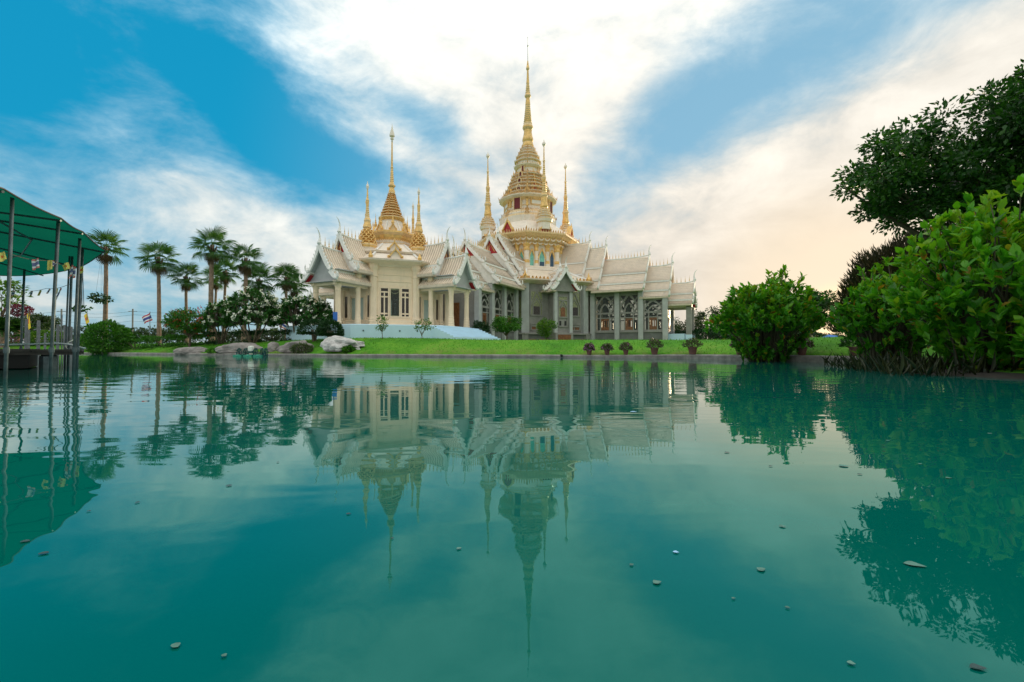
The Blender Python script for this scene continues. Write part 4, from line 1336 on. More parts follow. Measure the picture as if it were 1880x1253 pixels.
AP = 4.2
RC = AP / cos(R(22.5))
b = MB()
b.loft([oct_ring(RC + 0.25, FZ), oct_ring(RC + 0.25, FZ + 0.25), oct_ring(RC + 0.15, FZ + 0.3), oct_ring(RC + 0.15, FZ + 0.55), oct_ring(RC + 0.05, FZ + 0.6)])
b.build('wall_base', M['cream'], pav)
wall = MB()
octw = []
for k in range(8):
    am = R(45 * k)
    mx = Matrix.Rotation(am, 4, 'Z')
    w = MB(mx)
    hwid = AP * math.tan(R(22.5))
    if k % 2:
        # panel with three openings: centre and two side lights
        ops = ((-1.18, -0.52), (-0.40, 0.40), (0.52, 1.18))
        edges = [-hwid] + [e for o_ in ops for e in o_] + [hwid]
        for i in range(0, 8, 2):
            w.box(AP - 0.25, AP, edges[i], edges[i + 1], FZ + 0.5, 7.5)
        for a0, a1 in ops:
            w.box(AP - 0.249, AP - 0.001, a0, a1, FZ + 0.5, FZ + 0.85)
            w.box(AP - 0.249, AP - 0.001, a0, a1, 5.5, 7.5)
    else:
        w.box(AP - 0.25, AP, -hwid, -0.75, FZ + 0.5, 7.5)
        w.box(AP - 0.25, AP, 0.75, hwid, FZ + 0.5, 7.5)
        w.box(AP - 0.249, AP - 0.001, -0.75, 0.75, 4.75, 7.5)
    pw = w.build('wall', M['cream'], pav)
    for z_ in (6.05, 6.6, 7.1):
        MB(mx).box(AP, AP + 0.05, -hwid, hwid, z_, z_ + 0.09).build('wall_band', M['cream'], pw)
    if k % 2:
        f = MB(mx)
        for a0, a1 in ops:
            for y in (a0, a1):
                f.box(AP - 0.02, AP + 0.05, y - 0.045, y + 0.045, FZ + 0.8, 5.58)
            f.box(AP - 0.02, AP + 0.052, a0, a1, 5.5, 5.6)
            f.box(AP - 0.02, AP + 0.052, a0, a1, FZ + 0.78, FZ + 0.88)
        for a0, a1 in (ops[0], ops[2]):
            m_ = (a0 + a1) / 2
            f.box(AP - 0.16, AP - 0.06, m_ - 0.05, m_ + 0.05, FZ + 0.85, 5.2)
            for z_ in (5.2, 4.80, 3.40):
                f.box(AP - 0.162, AP - 0.058, a0, a1, z_ - 0.06, z_ + 0.06)
        win = f.build('window', M['cream'], pav)
        for a0, a1 in (ops[0], ops[2]):
            MB(mx).box(AP - 0.13, AP - 0.115, a0, a1, FZ + 0.85, 5.5).build('pane', M['panedark'], win)
        MB(mx).box(AP - 0.13, AP - 0.115, ops[1][0], ops[1][1], FZ + 0.85, 5.5).build('pane', M['paneclear'], win)
        fg = MB(mx)
        fg.box(AP - 0.15, AP - 0.09, -0.39, -0.33, FZ + 0.85, 5.5)
        fg.box(AP - 0.15, AP - 0.09, 0.33, 0.39, FZ + 0.85, 5.5)
        fg.box(AP - 0.151, AP - 0.089, -0.33, 0.33, 5.38, 5.5)
        fg.box(AP - 0.151, AP - 0.089, -0.33, 0.33, FZ + 0.85, FZ + 0.95)
        pts = [(AP - 0.12, 0.33 * cos(pi * t_ / 8), 5.35 - 0.26 * sin(pi * t_ / 8)) for t_ in range(9)]
        fg.tube(pts, 0.03, 5)
        fg.build('window_frame', M['panegold'], win)
    else:
        MB(mx).box(AP - 0.2, AP - 0.12, -0.74, 0.74, FZ + 0.05, 4.74).build('door', M['paledoor'], pav)
        f = MB(mx)
        f.box(AP, AP + 0.09, -0.95, -0.75, FZ + 0.5, 4.9)
        f.box(AP, AP + 0.09, 0.75, 0.95, FZ + 0.5, 4.9)
        f.box(AP, AP + 0.095, -1.05, 1.05, 4.9, 5.15)
        f.build('door_frame', M['cream'], pav)
        for y in (-1.32, 1.32):
            MB(mx).box(AP - 0.01, AP + 0.03, y - 0.17, y + 0.17, FZ + 0.8, 4.9).build('slit_window', M['panedark'], pav)
    # corner pilaster
    ac = R(22.5 + 45 * k)
    cx, cy = RC * cos(ac), RC * sin(ac)
    q = MB()
    q.lathe([(0.50, FZ), (0.50, FZ + 0.2), (0.44, FZ + 0.26), (0.48, FZ + 0.42), (0.42, FZ + 0.5), (0.44, FZ + 0.62), (0.36, FZ + 0.78), (0.345, FZ + 1.0), (0.34, 6.4), (0.40, 6.45), (0.35, 6.55), (0.36, 6.95), (0.46, 7.2), (0.46, 7.3), (0.42, 7.5)], 8, 0, cx * 0.985, cy * 0.985, None, ac + R(22.5))
    q.build('corner_pilaster', M['cream'], pav)
MB().loft([oct_ring(RC - 0.3, FZ + 0.02), oct_ring(RC - 0.3, FZ + 0.06)]).build('floor_slab', M['ceil'], pav)

octstack('cornice', pav, [(RC + 0.05, 7.3, 0), (RC + 0.2, 7.45, 0), (RC + 0.75, 7.62, 0), (RC + 0.95, 7.7, 1), (RC + 0.95, 7.84, 0), (RC + 0.4, 7.88, 0)], [M['cream'], M['trim']])
octstack('lower_skirt_roof', pav, [(RC + 0.85, 7.84, 0), (4.7, 8.1, 0), (4.0, 8.55, 0), (3.75, 8.72, 0)], [M['marble']])
octstack('skirt_band', pav, [(4.15, 8.55, 0), (4.2, 8.72, 0), (3.3, 8.78, 0)], [M['trim']])
octstack('upper_skirt_roof', pav, [(3.9, 8.74, 0), (3.3, 9.05, 0), (2.6, 9.5, 0), (2.3, 9.68, 0)], [M['marble']])
for k in range(8):
    a = R(22.5 + 45 * k)
    MB().tube([(5.2 * cos(a), 5.2 * sin(a), 7.92), (3.8 * cos(a), 3.8 * sin(a), 8.72)], 0.09, 6).build('hip_ridge', M['white'], pav)
    MB().tube([(3.85 * cos(a), 3.85 * sin(a), 8.80), (2.4 * cos(a), 2.4 * sin(a), 9.66)], 0.08, 6).build('hip_ridge', M['white'], pav)
    MB().lathe([(0.16, 7.9), (0.2, 8.05), (0.1, 8.25), (0.01, 8.5)], 6, 0, 5.15 * cos(a), 5.15 * sin(a)).build('corner_finial', M['gold'], pav)
for k in (1, 3, 5, 7):
    dormer(pav, R(45 * k), 4.55, 7.95, 0.50, 0.75, 0.5, 'marble')
    dormer(pav, R(45 * k), 3.35, 8.85, 0.46, 0.72, 0.5, 'marble')


def zp(y):
    return at(720, y, 41.6).z


pm = 0.0500
octstack('neck', pav, [(1.95, 9.6, 0), (1.95, 9.85, 1), (2.0, 9.9, 0), (1.85, 9.95, 0), (1.85, zp(447), 0)], [M['marble'], M['goldcream']], 0.03)
b = MB()
for j in range(64):
    a = 2 * pi * j / 64
    b.lathe([(0.02, zp(449)), (0.05, zp(448)), (0.01, zp(446))], 5, 0, 1.95 * cos(a), 1.95 * sin(a))
stuff(b.build('bead_row', M['goldcream'], pav))
octstack('gold_ring', pav, [(1.75, zp(447), 0), (1.95, zp(442), 0), (2.0, zp(438), 1), (2.25, zp(434), 0), (2.25, zp(431), 1), (1.9, zp(429.5), 0), (1.5, zp(429), 0)], [M['gold'], M['goldcream']])
octstack('dome_skirt', pav, [(1.72, zp(430), 0), (1.5, zp(424), 0), (1.25, zp(416), 0), (1.1, zp(409), 0)], [M['marble']])
for k in range(8):
    dormer(pav, R(45 * k), 1.55, zp(428.5), 0.27, 0.62, 0.3, 'goldcream')
    a = R(22.5 + 45 * k)
    MB().tube([(1.70 * cos(a), 1.70 * sin(a), zp(429)), (1.12 * cos(a), 1.12 * sin(a), zp(410))], 0.05, 5).build('hip_ridge', M['white'], pav)
    cx, cy = 1.32 * cos(R(45 * k)), 1.32 * sin(R(45 * k))
    z_ = zp(413)
    b = MB()
    b.lathe([(0.03, z_ - 0.3), (0.13, z_ - 0.1), (0.14, z_), (0.08, z_ + 0.12), (0.09, z_ + 0.2), (0.05, z_ + 0.3), (0.055, z_ + 0.38), (0.03, z_ + 0.5), (0.006, z_ + 1.05)], 8, 0, cx * 1.08, cy * 1.08)
    b.build('small_spire', M['gold'], pav)
gm = [M['gold'], M['goldcream'], M['marble']]
octstack('gold_base', pav, [(0.95, zp(411), 2), (0.95, zp(406), 0), (1.12, zp(403.5), 0), (1.2, zp(401.5), 1), (1.2, zp(399.5), 0), (1.0, zp(398.5), 0)], gm, 0.05)
ylev = [(399, 102), (393, 92), (387.5, 82), (382, 73), (377, 64), (372, 55), (367.5, 47), (363, 41), (359.5, 36)]
for i, (y, hw) in enumerate(ylev):
    y1 = ylev[i + 1][0] if i + 1 < len(ylev) else 356
    r_ = hw / 5.22 * pm * 1.02
    za, zb = zp(y), zp(y1)
    H_ = zb - za
    t_ = octstack('spire_tier', pav, [(r_ * 0.72, za - 0.02, 1), (r_ * 0.74, za + H_ * .38, 0), (r_ * 1.02, za + H_ * .46, 1), (r_ * 1.02, za + H_ * .68, 0), (r_ * 0.8, za + H_ * .85, 0), (r_ * 0.76, zb + 0.02, 0)], gm, 0.06)
    flame_row('tier_crest', t_, r_ * 1.0, za + H_ * .66, 0.13, 4, M['gold'])
q = pm / 5.22
lathe_part('bell', [(29 * q, zp(357), 0), (33 * q, zp(354), 1), (31 * q, zp(351.7), 0), (30 * q, zp(349), 0), (24 * q, zp(345), 0), (20 * q, zp(341.5), 0)], gm, 20, pav)
rr = [(22 * q, zp(342), 1), (34 * q, zp(340), 0), (34 * q, zp(338), 1), (22 * q, zp(336), 0)]
for i in range(8):
    y = 333 - i * 3.4
    r_ = (21 - i * 1.1) * q
    rr += [(r_, zp(y + 1), 0), (r_ * 0.8, zp(y - 1), 1)]
rr += [(11 * q, zp(307), 0), (15 * q, zp(305.5), 1), (10 * q, zp(303.5), 0), (9.5 * q, zp(300), 0), (6 * q, zp(257), 0)]
lathe_part('spire', rr, gm, 16, pav)
b = MB()
b.lathe([(6 * q, zp(258), ), (10 * q, zp(256.5)), (5 * q, zp(255)), (10 * q, zp(254)), (18 * q, zp(252)), (10 * q, zp(249)), (26 * q, zp(247)), (22 * q, zp(243)), (14 * q, zp(237)), (8 * q, zp(233)), (3 * q, zp(228)), (0.8 * q, zp(223))], 8)
b.build('leaf_finial', M['marble'], pav)

# corner spires over the porch axes
def z5(y):
    return at(672, y, 39.3).z


rows = []
k5 = 0.047
for hw, y, m_ in ((15, 466, 2), (15, 460, 2), (16.5, 457, 0), (17.5, 453, 1), (17.5, 451, 0)):
    rows.append((hw * k5, z5(y), m_))
for i in range(7):
    y = 450 - i * 4.3
    r_ = (16.5 - i * 1.25) * k5
    rows += [(r_ * 1.02, z5(y), 0), (r_ * 1.02, z5(y - 1.2), 1), (r_ * 0.70, z5(y - 1.7), 0), (r_ * 0.68, z5(y - 4.0), 0)]
for hw, y, m_ in ((7.6, 420, 1), (8.2, 418.5, 0), (7.2, 414, 0), (5.6, 409, 1), (6.4, 406.5, 1), (6.0, 404.5, 0), (4.6, 402, 1)):
    rows.append((hw * k5, z5(y), m_))
for i in range(6):
    y = 400 - i * 3.5
    r_ = (4.4 - 0.32 * i) * k5
    rows += [(r_, z5(y + 1), 1), (r_ * 0.8, z5(y - 1), 0)]
for hw, y, m_ in ((2.6, 378, 0), (2.9, 371, 1), (3.2, 369, 0), (1.9, 366, 0), (1.0, 349, 2), (1.8, 347.5, 2), (2.7, 343.5, 2), (1.9, 340.5, 2), (0.8, 338, 2), (0.2, 333.5, 2)):
    rows.append((hw * k5, z5(y), m_))
for k in range(4):
    a = R(90 * k)
    cx, cy = 3.1 * cos(a), 3.1 * sin(a)
    b = MB()
    b.lathe([(r_, z_) for r_, z_, _ in rows], 12, 0, cx, cy, [m_ for _, _, m_ in rows[:-1]])
    s_ = b.build('corner_spire', gm, pav)
    b = MB()
    for i in range(6):
        y = 449.5 - i * 4.3
        r_ = (16.8 - i * 1.25) * k5
        for j in range(10):
            q2 = 2 * pi * (j + 0.5 * (i % 2)) / 10
            b.lathe([(0.06, z5(y)), (0.075, z5(y) + 0.07), (0.005, z5(y) + 0.22)], 4, 0, cx + r_ * cos(q2), cy + r_ * sin(q2))
    stuff(b.build('spire_crest', M['gold'], s_))

# four two-tier porches
for k in range(4):
    mx = Matrix.Rotation(R(90 * k), 4, 'Z')
    roof_tier(pav, mx, 2.4, 6.1, [(0, 9.55, 1.18, 7.55), (1.18, 7.40, 1.85, 6.72)], 'rib', M['red'])
    roof_tier(pav, mx, 4.4, 8.05, [(0, 8.22, 1.10, 6.48), (1.10, 6.33, 1.72, 5.78)], 'rib', M['ceil'])
    MB(mx).box(4.2, 7.9, -1.45, 1.45, 5.62, 5.70).build('porch_ceiling', M['ceil'], pav)
    MB(mx).box(4.2, 7.6, -1.4, 1.4, 6.55, 6.62).build('porch_ceiling', M['ceil'], pav)
    for sd_ in (1, -1):
        for s_ in (5.35, 7.4):
            p = mx @ Vector((s_, 1.2 * sd_, 0))
            column(pav, p.x, p.y, FZ, 5.62 if s_ > 6 else 6.5, 0.205, M['cream'])
        ya, yb = sorted((1.05 * sd_, 1.35 * sd_))
        MB(mx).box(4.1, 7.75, ya, yb, 5.40, 5.615).build('porch_beam', M['cream'], pav)
    MB(mx).box(7.25, 7.55, -1.04, 1.04, 5.40, 5.615).build('porch_beam', M['cream'], pav)
# ================================================================== plants
def fold_leaf_tint(g, n, lo=0.0, hi=1.0):
    return np.clip(g.beta(2.2, 2.2, n) * (hi - lo) + lo, 0, 1)


def branch_mesh(name, paths, mat, parent, n=6):
    b = MB()
    for pts, rad in paths:
        b.tube(pts, rad, n)
    return b.build(name, mat, parent, True)


def curve_pts(p, q, bend, k=5):
    p, q = Vector(p), Vector(q)
    out = []
    for i in range(k + 1):
        t_ = i / k
        out.append(p.lerp(q, t_) + Vector(bend) * (t_ * (1 - t_)))
    return out


def leafy_tree(name, label, cat, base, trunk_h, trunk_r, cen, rad, nclump, clump_r, nleaf, leaf, mat, seed, group=None, wl_=0.5, flowers=None, flat=0.0, droop=0.0, bark='bark', limbs=9, mintrunk=True, hole=0.35):
    """Trunk with limbs reaching leaf clumps spread through an ellipsoid crown (cen relative to base)."""
    g = rs(seed)
    root = thing(name, label, cat, tuple(base), 0, group)
    cen, rad = np.array(cen, float), np.array(rad, float)
    u = randdir(g, nclump)
    r_ = g.uniform(hole, 1.0, nclump) ** 0.6
    cl = cen + u * rad * r_[:, None]
    if flat:
        cl[:, 2] = np.maximum(cl[:, 2], cen[2] - rad[2] * flat)
    paths = [([(0, 0, -0.3), (0.03, 0.02, trunk_h * 0.5), (0.0, 0.0, trunk_h)], [trunk_r * 1.25, trunk_r, trunk_r * 0.8])]
    for i in range(min(limbs, nclump)):
        e = cl[i]
        s0 = Vector((0, 0, trunk_h * g.uniform(0.55, 1.0)))
        pts = curve_pts(s0, e, (0, 0, -0.3 * np.linalg.norm(e - np.array(s0)) + 0.4))
        paths.append((pts, [trunk_r * 0.6 * (1 - 0.85 * k / 5) for k in range(6)]))
        for _ in range(2):
            j = g.randint(nclump)
            if np.linalg.norm(cl[j] - e) < rad.max() * 1.0:
                paths.append((curve_pts(pts[3], cl[j], (0, 0, 0.1), 3), [trunk_r * 0.25, trunk_r * 0.18, trunk_r * 0.1, trunk_r * 0.04]))
    branch_mesh('trunk', paths, M[bark], root)
    which = g.randint(0, nclump, nleaf)
    cs = clump_r * g.uniform(0.6, 1.25, nclump)
    off = randdir(g, nleaf) * (g.uniform(0, 1, nleaf) ** 0.45 * cs[which])[:, None]
    off[:, 2] *= 0.72
    pos = cl[which] + off
    dirv = unit(off) + randdir(g, nleaf) * 0.7 + np.array([0, 0, -droop])
    nrm = randdir(g, nleaf) + np.array([0, 0, 0.9])
    ln = leaf * g.uniform(0.65, 1.25, nleaf)
    tint = np.clip(g.beta(2, 2.4, nleaf) + (g.uniform(-0.18, 0.18, nclump))[which], 0, 1)
    scatter('crown', LEAF4, pos, dirv, nrm, ln, ln * wl_, tint, M[mat], root)
    if flowers:
        fm, fn, fs = flowers
        w2 = g.randint(0, nclump, fn)
        d_ = randdir(g, fn) + np.array([0, 0, 0.35])
        fp = cl[w2] + unit(d_) * (cs[w2] * 1.0)[:, None]
        k = 6
        fp = np.repeat(fp, k, 0) + g.normal(0, fs * 0.45, (fn * k, 3))
        n_ = len(fp)
        stuff(scatter('blossom', LEAF4, fp, randdir(g, n_) + np.array([0, -0.3, 0.3]), randdir(g, n_) + np.array([0, -1.0, 0.4]), fs * g.uniform(0.6, 1.1, n_), fs * g.uniform(0.5, 0.9, n_), g.uniform(0, 1, n_), M[fm], root))
    return root


def cane_bush(name, label, base, rx, ry, h, nros, per, leaf, wl_, mat, seed, base_r=0.35, parts=0, group=None, detail=LEAF8, sprigs=6, lump=0.18, lowleaf=0.16, fresh=0.0):
    """Many canes fanning out of one foot, each ending in a rosette of leaves."""
    g = rs(seed)
    root = thing(name, label, 'bush', tuple(base), 0, group)
    th = g.uniform(0, 2 * pi, nros)
    ph = np.arcsin(g.uniform(-0.05, 1.0, nros))
    rr_ = g.uniform(0.25, 1.0, nros) ** 0.45 * g.normal(1.0, 0.04, nros)
    lumpv = 1 + lump * np.sin(3 * th + seed) * np.cos(4 * ph) + lump * 0.7 * np.sin(7 * th + 2.0 * ph)
    x = rx * np.cos(ph) * np.cos(th) * rr_ * lumpv
    y = ry * np.cos(ph) * np.sin(th) * rr_ * lumpv
    z = h * (0.42 + 0.56 * np.sin(ph) * rr_ * lumpv)
    # lower skirt of leaves narrowing to the foot
    low = g.uniform(size=nros) < lowleaf
    tl = g.uniform(0.05, 0.45, nros)
    f = (0.35 + 0.65 * tl / 0.45) * g.uniform(0.7, 1.0, nros)
    x = np.where(low, rx * f * np.cos(th), x)
    y = np.where(low, ry * f * np.sin(th), y)
    z = np.where(low, h * tl, z)
    P = np.column_stack([x, y, z])
    for i in range(min(sprigs, nros)):
        a = g.uniform(0, 2 * pi)
        P[i] = (rx * 0.5 * g.uniform(-1, 1), ry * 0.5 * g.uniform(-1, 1), h * g.uniform(0.98, 1.08))
    foot = np.column_stack([base_r * np.cos(th) * g.uniform(0, 1, nros), base_r * np.sin(th) * g.uniform(0, 1, nros), np.full(nros, -0.15)])
    paths = []
    for i in sorted(set(range(0, nros, max(1, nros // 170))) | set(range(sprigs))):
        pts = curve_pts(foot[i], P[i], ((P[i][0] - foot[i][0]) * -0.5, (P[i][1] - foot[i][1]) * -0.5, h * 0.25), 4)
        r0 = 0.010 + 0.012 * g.uniform()
        paths.append((pts, [r0 * 1.4, r0 * 1.2, r0, r0 * 0.8, r0 * 0.4]))
    branch_mesh('stems', paths, M['stem'], root, 5)
    ax = unit(np.column_stack([x * 0.5, y * 0.5, np.full(nros, h * 0.6)]) + randdir(g, nros) * 0.35 * h * 0.5)
    n = nros * per
    A = np.repeat(ax, per, 0)
    rad_ = randdir(g, n)
    rad_ = unit(rad_ - A * np.sum(rad_ * A, 1, keepdims=True))
    open_ = g.uniform(0.2, 1.05, n)[:, None]
    dirv = unit(A * np.cos(open_) + rad_ * np.sin(open_))
    pos = np.repeat(P, per, 0) - A * (g.uniform(0, 1, n) * leaf * 1.3)[:, None]
    nrm = A + randdir(g, n) * 0.35
    ln = leaf * g.uniform(0.45, 1.2, n)
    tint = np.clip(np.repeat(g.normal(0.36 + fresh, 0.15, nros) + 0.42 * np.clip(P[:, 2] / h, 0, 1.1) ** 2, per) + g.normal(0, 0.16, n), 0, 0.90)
    sick = g.uniform(size=n) < 0.05
    tint = np.where(sick, g.uniform(0.93, 1.0, n), tint)
    if parts:
        c = np.array(base)
        d_ = np.linalg.norm(pos + c - np.array([0, 0, EYE]), axis=1)
        order = np.argsort(d_ - 0.3 * rad_[:, 2])
        pick = order[:parts]
        rest = np.setdiff1d(np.arange(n), pick)
        T, Fc = detail
        for ti in range(6):
            pass
        meshes = []
        for ti in range(8):
            me = bpy.data.meshes.new('leaf')
            me.from_pydata([(a * wl_, b_, c_) for a, b_, c_ in T.tolist()], [], Fc.tolist())
            me.materials.append(M[mat])
            at_ = me.attributes.new('tint', 'FLOAT', 'POINT')
            at_.data.foreach_set('value', np.full(len(T), (0.2, 0.35, 0.45, 0.55, 0.65, 0.78, 0.93, 0.98)[ti], np.float32))
            me.update()
            meshes.append(me)
        Rm = frames(dirv, nrm)
        for i in pick:
            ti = int(np.argmin([abs(tint[i] - v) for v in (0.2, 0.35, 0.45, 0.55, 0.65, 0.78, 0.93, 0.98)]))
            o = bpy.data.objects.new('leaf', meshes[ti])
            m4 = Matrix(Rm[i].tolist()).to_4x4()
            o.matrix_local = Matrix.Translation(pos[i].tolist()) @ m4 @ Matrix.Scale(float(ln[i]), 4)
            link(o, root)
    else:
        rest = np.arange(n)
    stuff(scatter('foliage', detail, pos[rest], dirv[rest], nrm[rest], ln[rest], ln[rest] * wl_, tint[rest], M[mat], root))
    return root


def round_bush(name, label, base, rx, ry, h, nleaf, leaf, mat, seed, group=None, cat='bush', flowers=None, boxy=False):
    g = rs(seed)
    root = thing(name, label, cat, tuple(base), 0, group)
    u = randdir(g, nleaf)
    if boxy:
        u = unit(np.sign(u) * np.abs(u) ** 0.35) * (1.0 / np.max(np.abs(unit(np.sign(u) * np.abs(u) ** 0.35)), axis=1, keepdims=True))
    r_ = g.uniform(0.55, 1.0, nleaf) ** 0.4
    lump = 1 + 0.10 * np.sin(u[:, 0] * 6 + seed) * np.sin(u[:, 1] * 5) + 0.08 * np.sin(u[:, 2] * 9 + u[:, 0] * 7)
    pos = u * np.array([rx, ry, h / 2]) * (r_ * lump)[:, None] + np.array([0, 0, h / 2 - 0.05])
    b = MB()
    for i in range(9):
        a = 2 * pi * i / 9
        b.tube(curve_pts((0.1 * cos(a), 0.1 * sin(a), -0.1), (rx * 0.6 * cos(a), ry * 0.6 * sin(a), h * 0.7), (0, 0, h * 0.2), 3), [0.03, 0.025, 0.02, 0.01], 5)
    b.build('stems', M['stem'], root)
    dirv = unit(u) + randdir(g, nleaf) * 0.8 + np.array([0, 0, 0.25])
    nrm = unit(u) + randdir(g, nleaf) * 0.6 + np.array([0, 0, 0.3])
    ln = leaf * g.uniform(0.6, 1.2, nleaf)
    stuff(scatter('foliage', LEAF4, pos, dirv, nrm, ln, ln * 0.5, np.clip(g.beta(2, 2, nleaf), 0, 1), M[mat], root))
    if flowers:
        fm, fn, fs = flowers
        d_ = randdir(g, fn)
        fp = d_ * np.array([rx, ry, h / 2]) * 1.0 + np.array([0, 0, h / 2])
        stuff(scatter('blossom', LEAF4, fp, randdir(g, fn), d_ + randdir(g, fn) * 0.4, fs * g.uniform(0.6, 1.2, fn), fs * g.uniform(0.5, 1.0, fn), g.uniform(0, 1, fn), M[fm], root))
    return root


# ---- fan palms
def frond_mesh(seed, dead=False):
    g = rs(seed)
    v, f = [], []
    pet = 0.95
    v += [(0, -0.03, 0), (0, 0.03, 0), (pet, 0.02, 0.02), (pet, -0.02, 0.02)]
    f.append((0, 1, 2, 3))
    k = 22
    a0 = R(118)
    for i in range(k):
        a = -a0 + 2 * a0 * (i + 0.5) / k
        da = a0 / k
        L = 0.95 * (0.80 + 0.25 * cos(a * 0.6)) * g.uniform(0.9, 1.08)
        b = len(v)
        dr = g.uniform(0.7, 1.5)
        def p(r, an, lift=0.0):
            return (pet + r * L * cos(an), r * L * sin(an), 0.02 + lift - 0.42 * dr * max(0, r - 0.45) ** 1.6 - 0.10 * abs(sin(an)) * r)
        w = 0.9
        v += [p(0.04, a), p(0.5, a - da * w), p(0.5, a, 0.03), p(0.5, a + da * w), p(0.78, a - da * 0.5), p(0.78, a + da * 0.5), p(1.05, a + g.uniform(-0.02, 0.02), -0.06)]
        f += [(b, b + 1, b + 2), (b, b + 2, b + 3), (b + 1, b + 4, b + 2), (b + 2, b + 5, b + 3), (b + 2, b + 4, b + 6), (b + 2, b + 6, b + 5)]
    me = bpy.data.meshes.new('frond')
    me.from_pydata(v, [], f)
    me.materials.append(M['l_palmdead' if dead else 'l_palm'])
    at_ = me.attributes.new('tint', 'FLOAT', 'POINT')
    at_.data.foreach_set('value', g.uniform(0.2, 0.6, len(v)).astype(np.float32) + (seed % 4) * 0.14)
    me.update()
    return me


FRONDS = [frond_mesh(i) for i in range(8)]
DEADF = [frond_mesh(20 + i, True) for i in range(2)]
PALMS = [
    (194, 452, 46, 1.10, 0.225, 'tall fan palm standing alone beside the green canopy, leftmost of the palms'),
    (292, 472, 44, 1.05, 0.20, 'tall fan palm with bare trunk behind the little national flag'),
    (343, 507, 47, 0.95, 0.17, 'shorter fan palm rising above the red-flowering tree'),
    (390, 450, 45, 1.12, 0.26, 'tallest broad-crowned fan palm of the clump beside the frangipani trees'),
    (414, 497, 50, 0.95, 0.17, 'dark fan palm tucked just right of the tallest palm'),
    (396, 510, 54, 0.9, 0.17, 'fan palm with hidden crown right behind the trunk of the tallest palm'),
    (451, 474, 46, 1.05, 0.24, 'thick-trunked tall fan palm directly above the largest frangipani'),
    (476, 512, 50, 1.05, 0.20, 'low fan palm with drooping skirt right of the thick-trunked palm'),
    (527, 508, 50, 1.0, 0.19, 'left one of two fan palms close to the cream pavilion'),
    (541, 522, 54, 1.0, 0.17, 'right one of two fan palms close to the cream pavilion'),
]
for pi_, (px, py, Y, sc, tr, lab) in enumerate(PALMS):
    g = rs(100 + pi_)
    top = at(px, py, Y)
    base = Vector((top.x + g.uniform(-0.15, 0.15), Y, gz(top.x, Y) - 0.15))
    root = thing('fan_palm', lab, 'palm tree', tuple(base), 0, 'fan palms behind the pond')
    H_ = top.z - base.z
    b = MB()
    rings = []
    k = 26
    for i in range(k + 1):
        t_ = i / k
        r_ = 0.8 * tr * (1.18 - 0.35 * t_ + 0.25 * max(0, 0.1 - t_) * 6) * (1 + 0.035 * (i % 2))
        cx = (top.x - base.x) * t_ + 0.08 * sin(t_ * 3 + pi_)
        rings.append([(cx + r_ * cos(2 * pi * j / 10), r_ * sin(2 * pi * j / 10), H_ * t_) for j in range(10)])
    b.loft(rings)
    b.build('trunk', M['palmbark'], root, True)
    n = 24
    for i in range(n):
        az = i * 2.39996 + g.uniform(-0.2, 0.2)
        el = 80 - 135 * ((i + 0.5) / n) ** 0.85 + g.uniform(-9, 9)
        dead = i >= n - 4
        if dead:
            el = g.uniform(-82, -62)
        me = DEADF[i % 2] if dead else FRONDS[g.randint(8)]
        o = bpy.data.objects.new('frond', me)
        s_ = 0.95 * sc * g.uniform(0.88, 1.12) * (0.8 if dead else 1)
        o.matrix_local = Matrix.Translation((top.x - base.x, 0, H_ - 0.1 - 0.25 * (i / n))) @ Matrix.Rotation(az, 4, 'Z') @ Matrix.Rotation(-R(el), 4, 'Y') @ Matrix.Rotation(g.uniform(-0.4, 0.4), 4, 'X') @ Matrix.Scale(s_, 4)
        link(o, root)
    b = MB()
    for i in range(10):
        a = 2 * pi * i / 10
        b.tube([(top.x - base.x + tr * 0.8 * cos(a), tr * 0.8 * sin(a), H_ - 0.7), (top.x - base.x + tr * 1.6 * cos(a), tr * 1.6 * sin(a), H_ - 0.1)], [0.07, 0.03], 5)
    b.build('leaf_bases', M['l_palmdead'], root)


def spiky_palm(px, py, Y, r, lab, nf=60, name='date_palm', trunk=0.0, seed=3):
    g = rs(seed)
    base = gp(px, Y, 0.1)
    root = thing(name, lab, 'palm tree', tuple(base))
    b = MB()
    b.lathe([(0.22, -0.2), (0.20, trunk * 0.5), (0.24, trunk + 0.35), (0.1, trunk + 0.5)], 10)
    b.build('trunk', M['palmbark'], root)
    pos, dr, nm = [], [], []
    for i in range(nf):
        az = i * 2.39996
        el = R(85 - 85 * (i / nf) + g.uniform(-8, 8))
        L = r * g.uniform(0.85, 1.1)
        for j in range(26):
            t_ = (j + 1) / 26
            c = Vector((cos(az) * cos(el) * L * t_, sin(az) * cos(el) * L * t_, trunk + 0.4 + sin(el) * L * t_ - 0.35 * L * t_ ** 2.2))
            tang = Vector((cos(az) * cos(el), sin(az) * cos(el), sin(el) - 0.75 * t_))
            side = Vector((-sin(az), cos(az), 0))
            for s2 in (1, -1):
                pos.append(c)
                dr.append(side * s2 + tang * 0.9 + Vector((0, 0, 0.25)))
                nm.append(Vector((0, 0, 1)) + side * 0.2)
    n = len(pos)
    stuff(scatter('fronds', LEAF4, np.array(pos), np.array(dr), np.array(nm), r * 0.24 * g.uniform(0.7, 1.1, n), r * 0.022 * np.ones(n), g.uniform(0, 0.8, n), M['l_palm'], root))


spiky_palm(222, 600, 43, 1.75, 'low bushy date palm behind the round bush on the left', 46, trunk=0.3)
spiky_palm(4, 600, 43.5, 1.9, 'small date palm seen under the canopy at the left edge', 40, trunk=1.3, seed=9)
spiky_palm(31, 600, 44.5, 1.5, 'second small date palm under the canopy, right of the edge one', 36, trunk=1.1, seed=11)

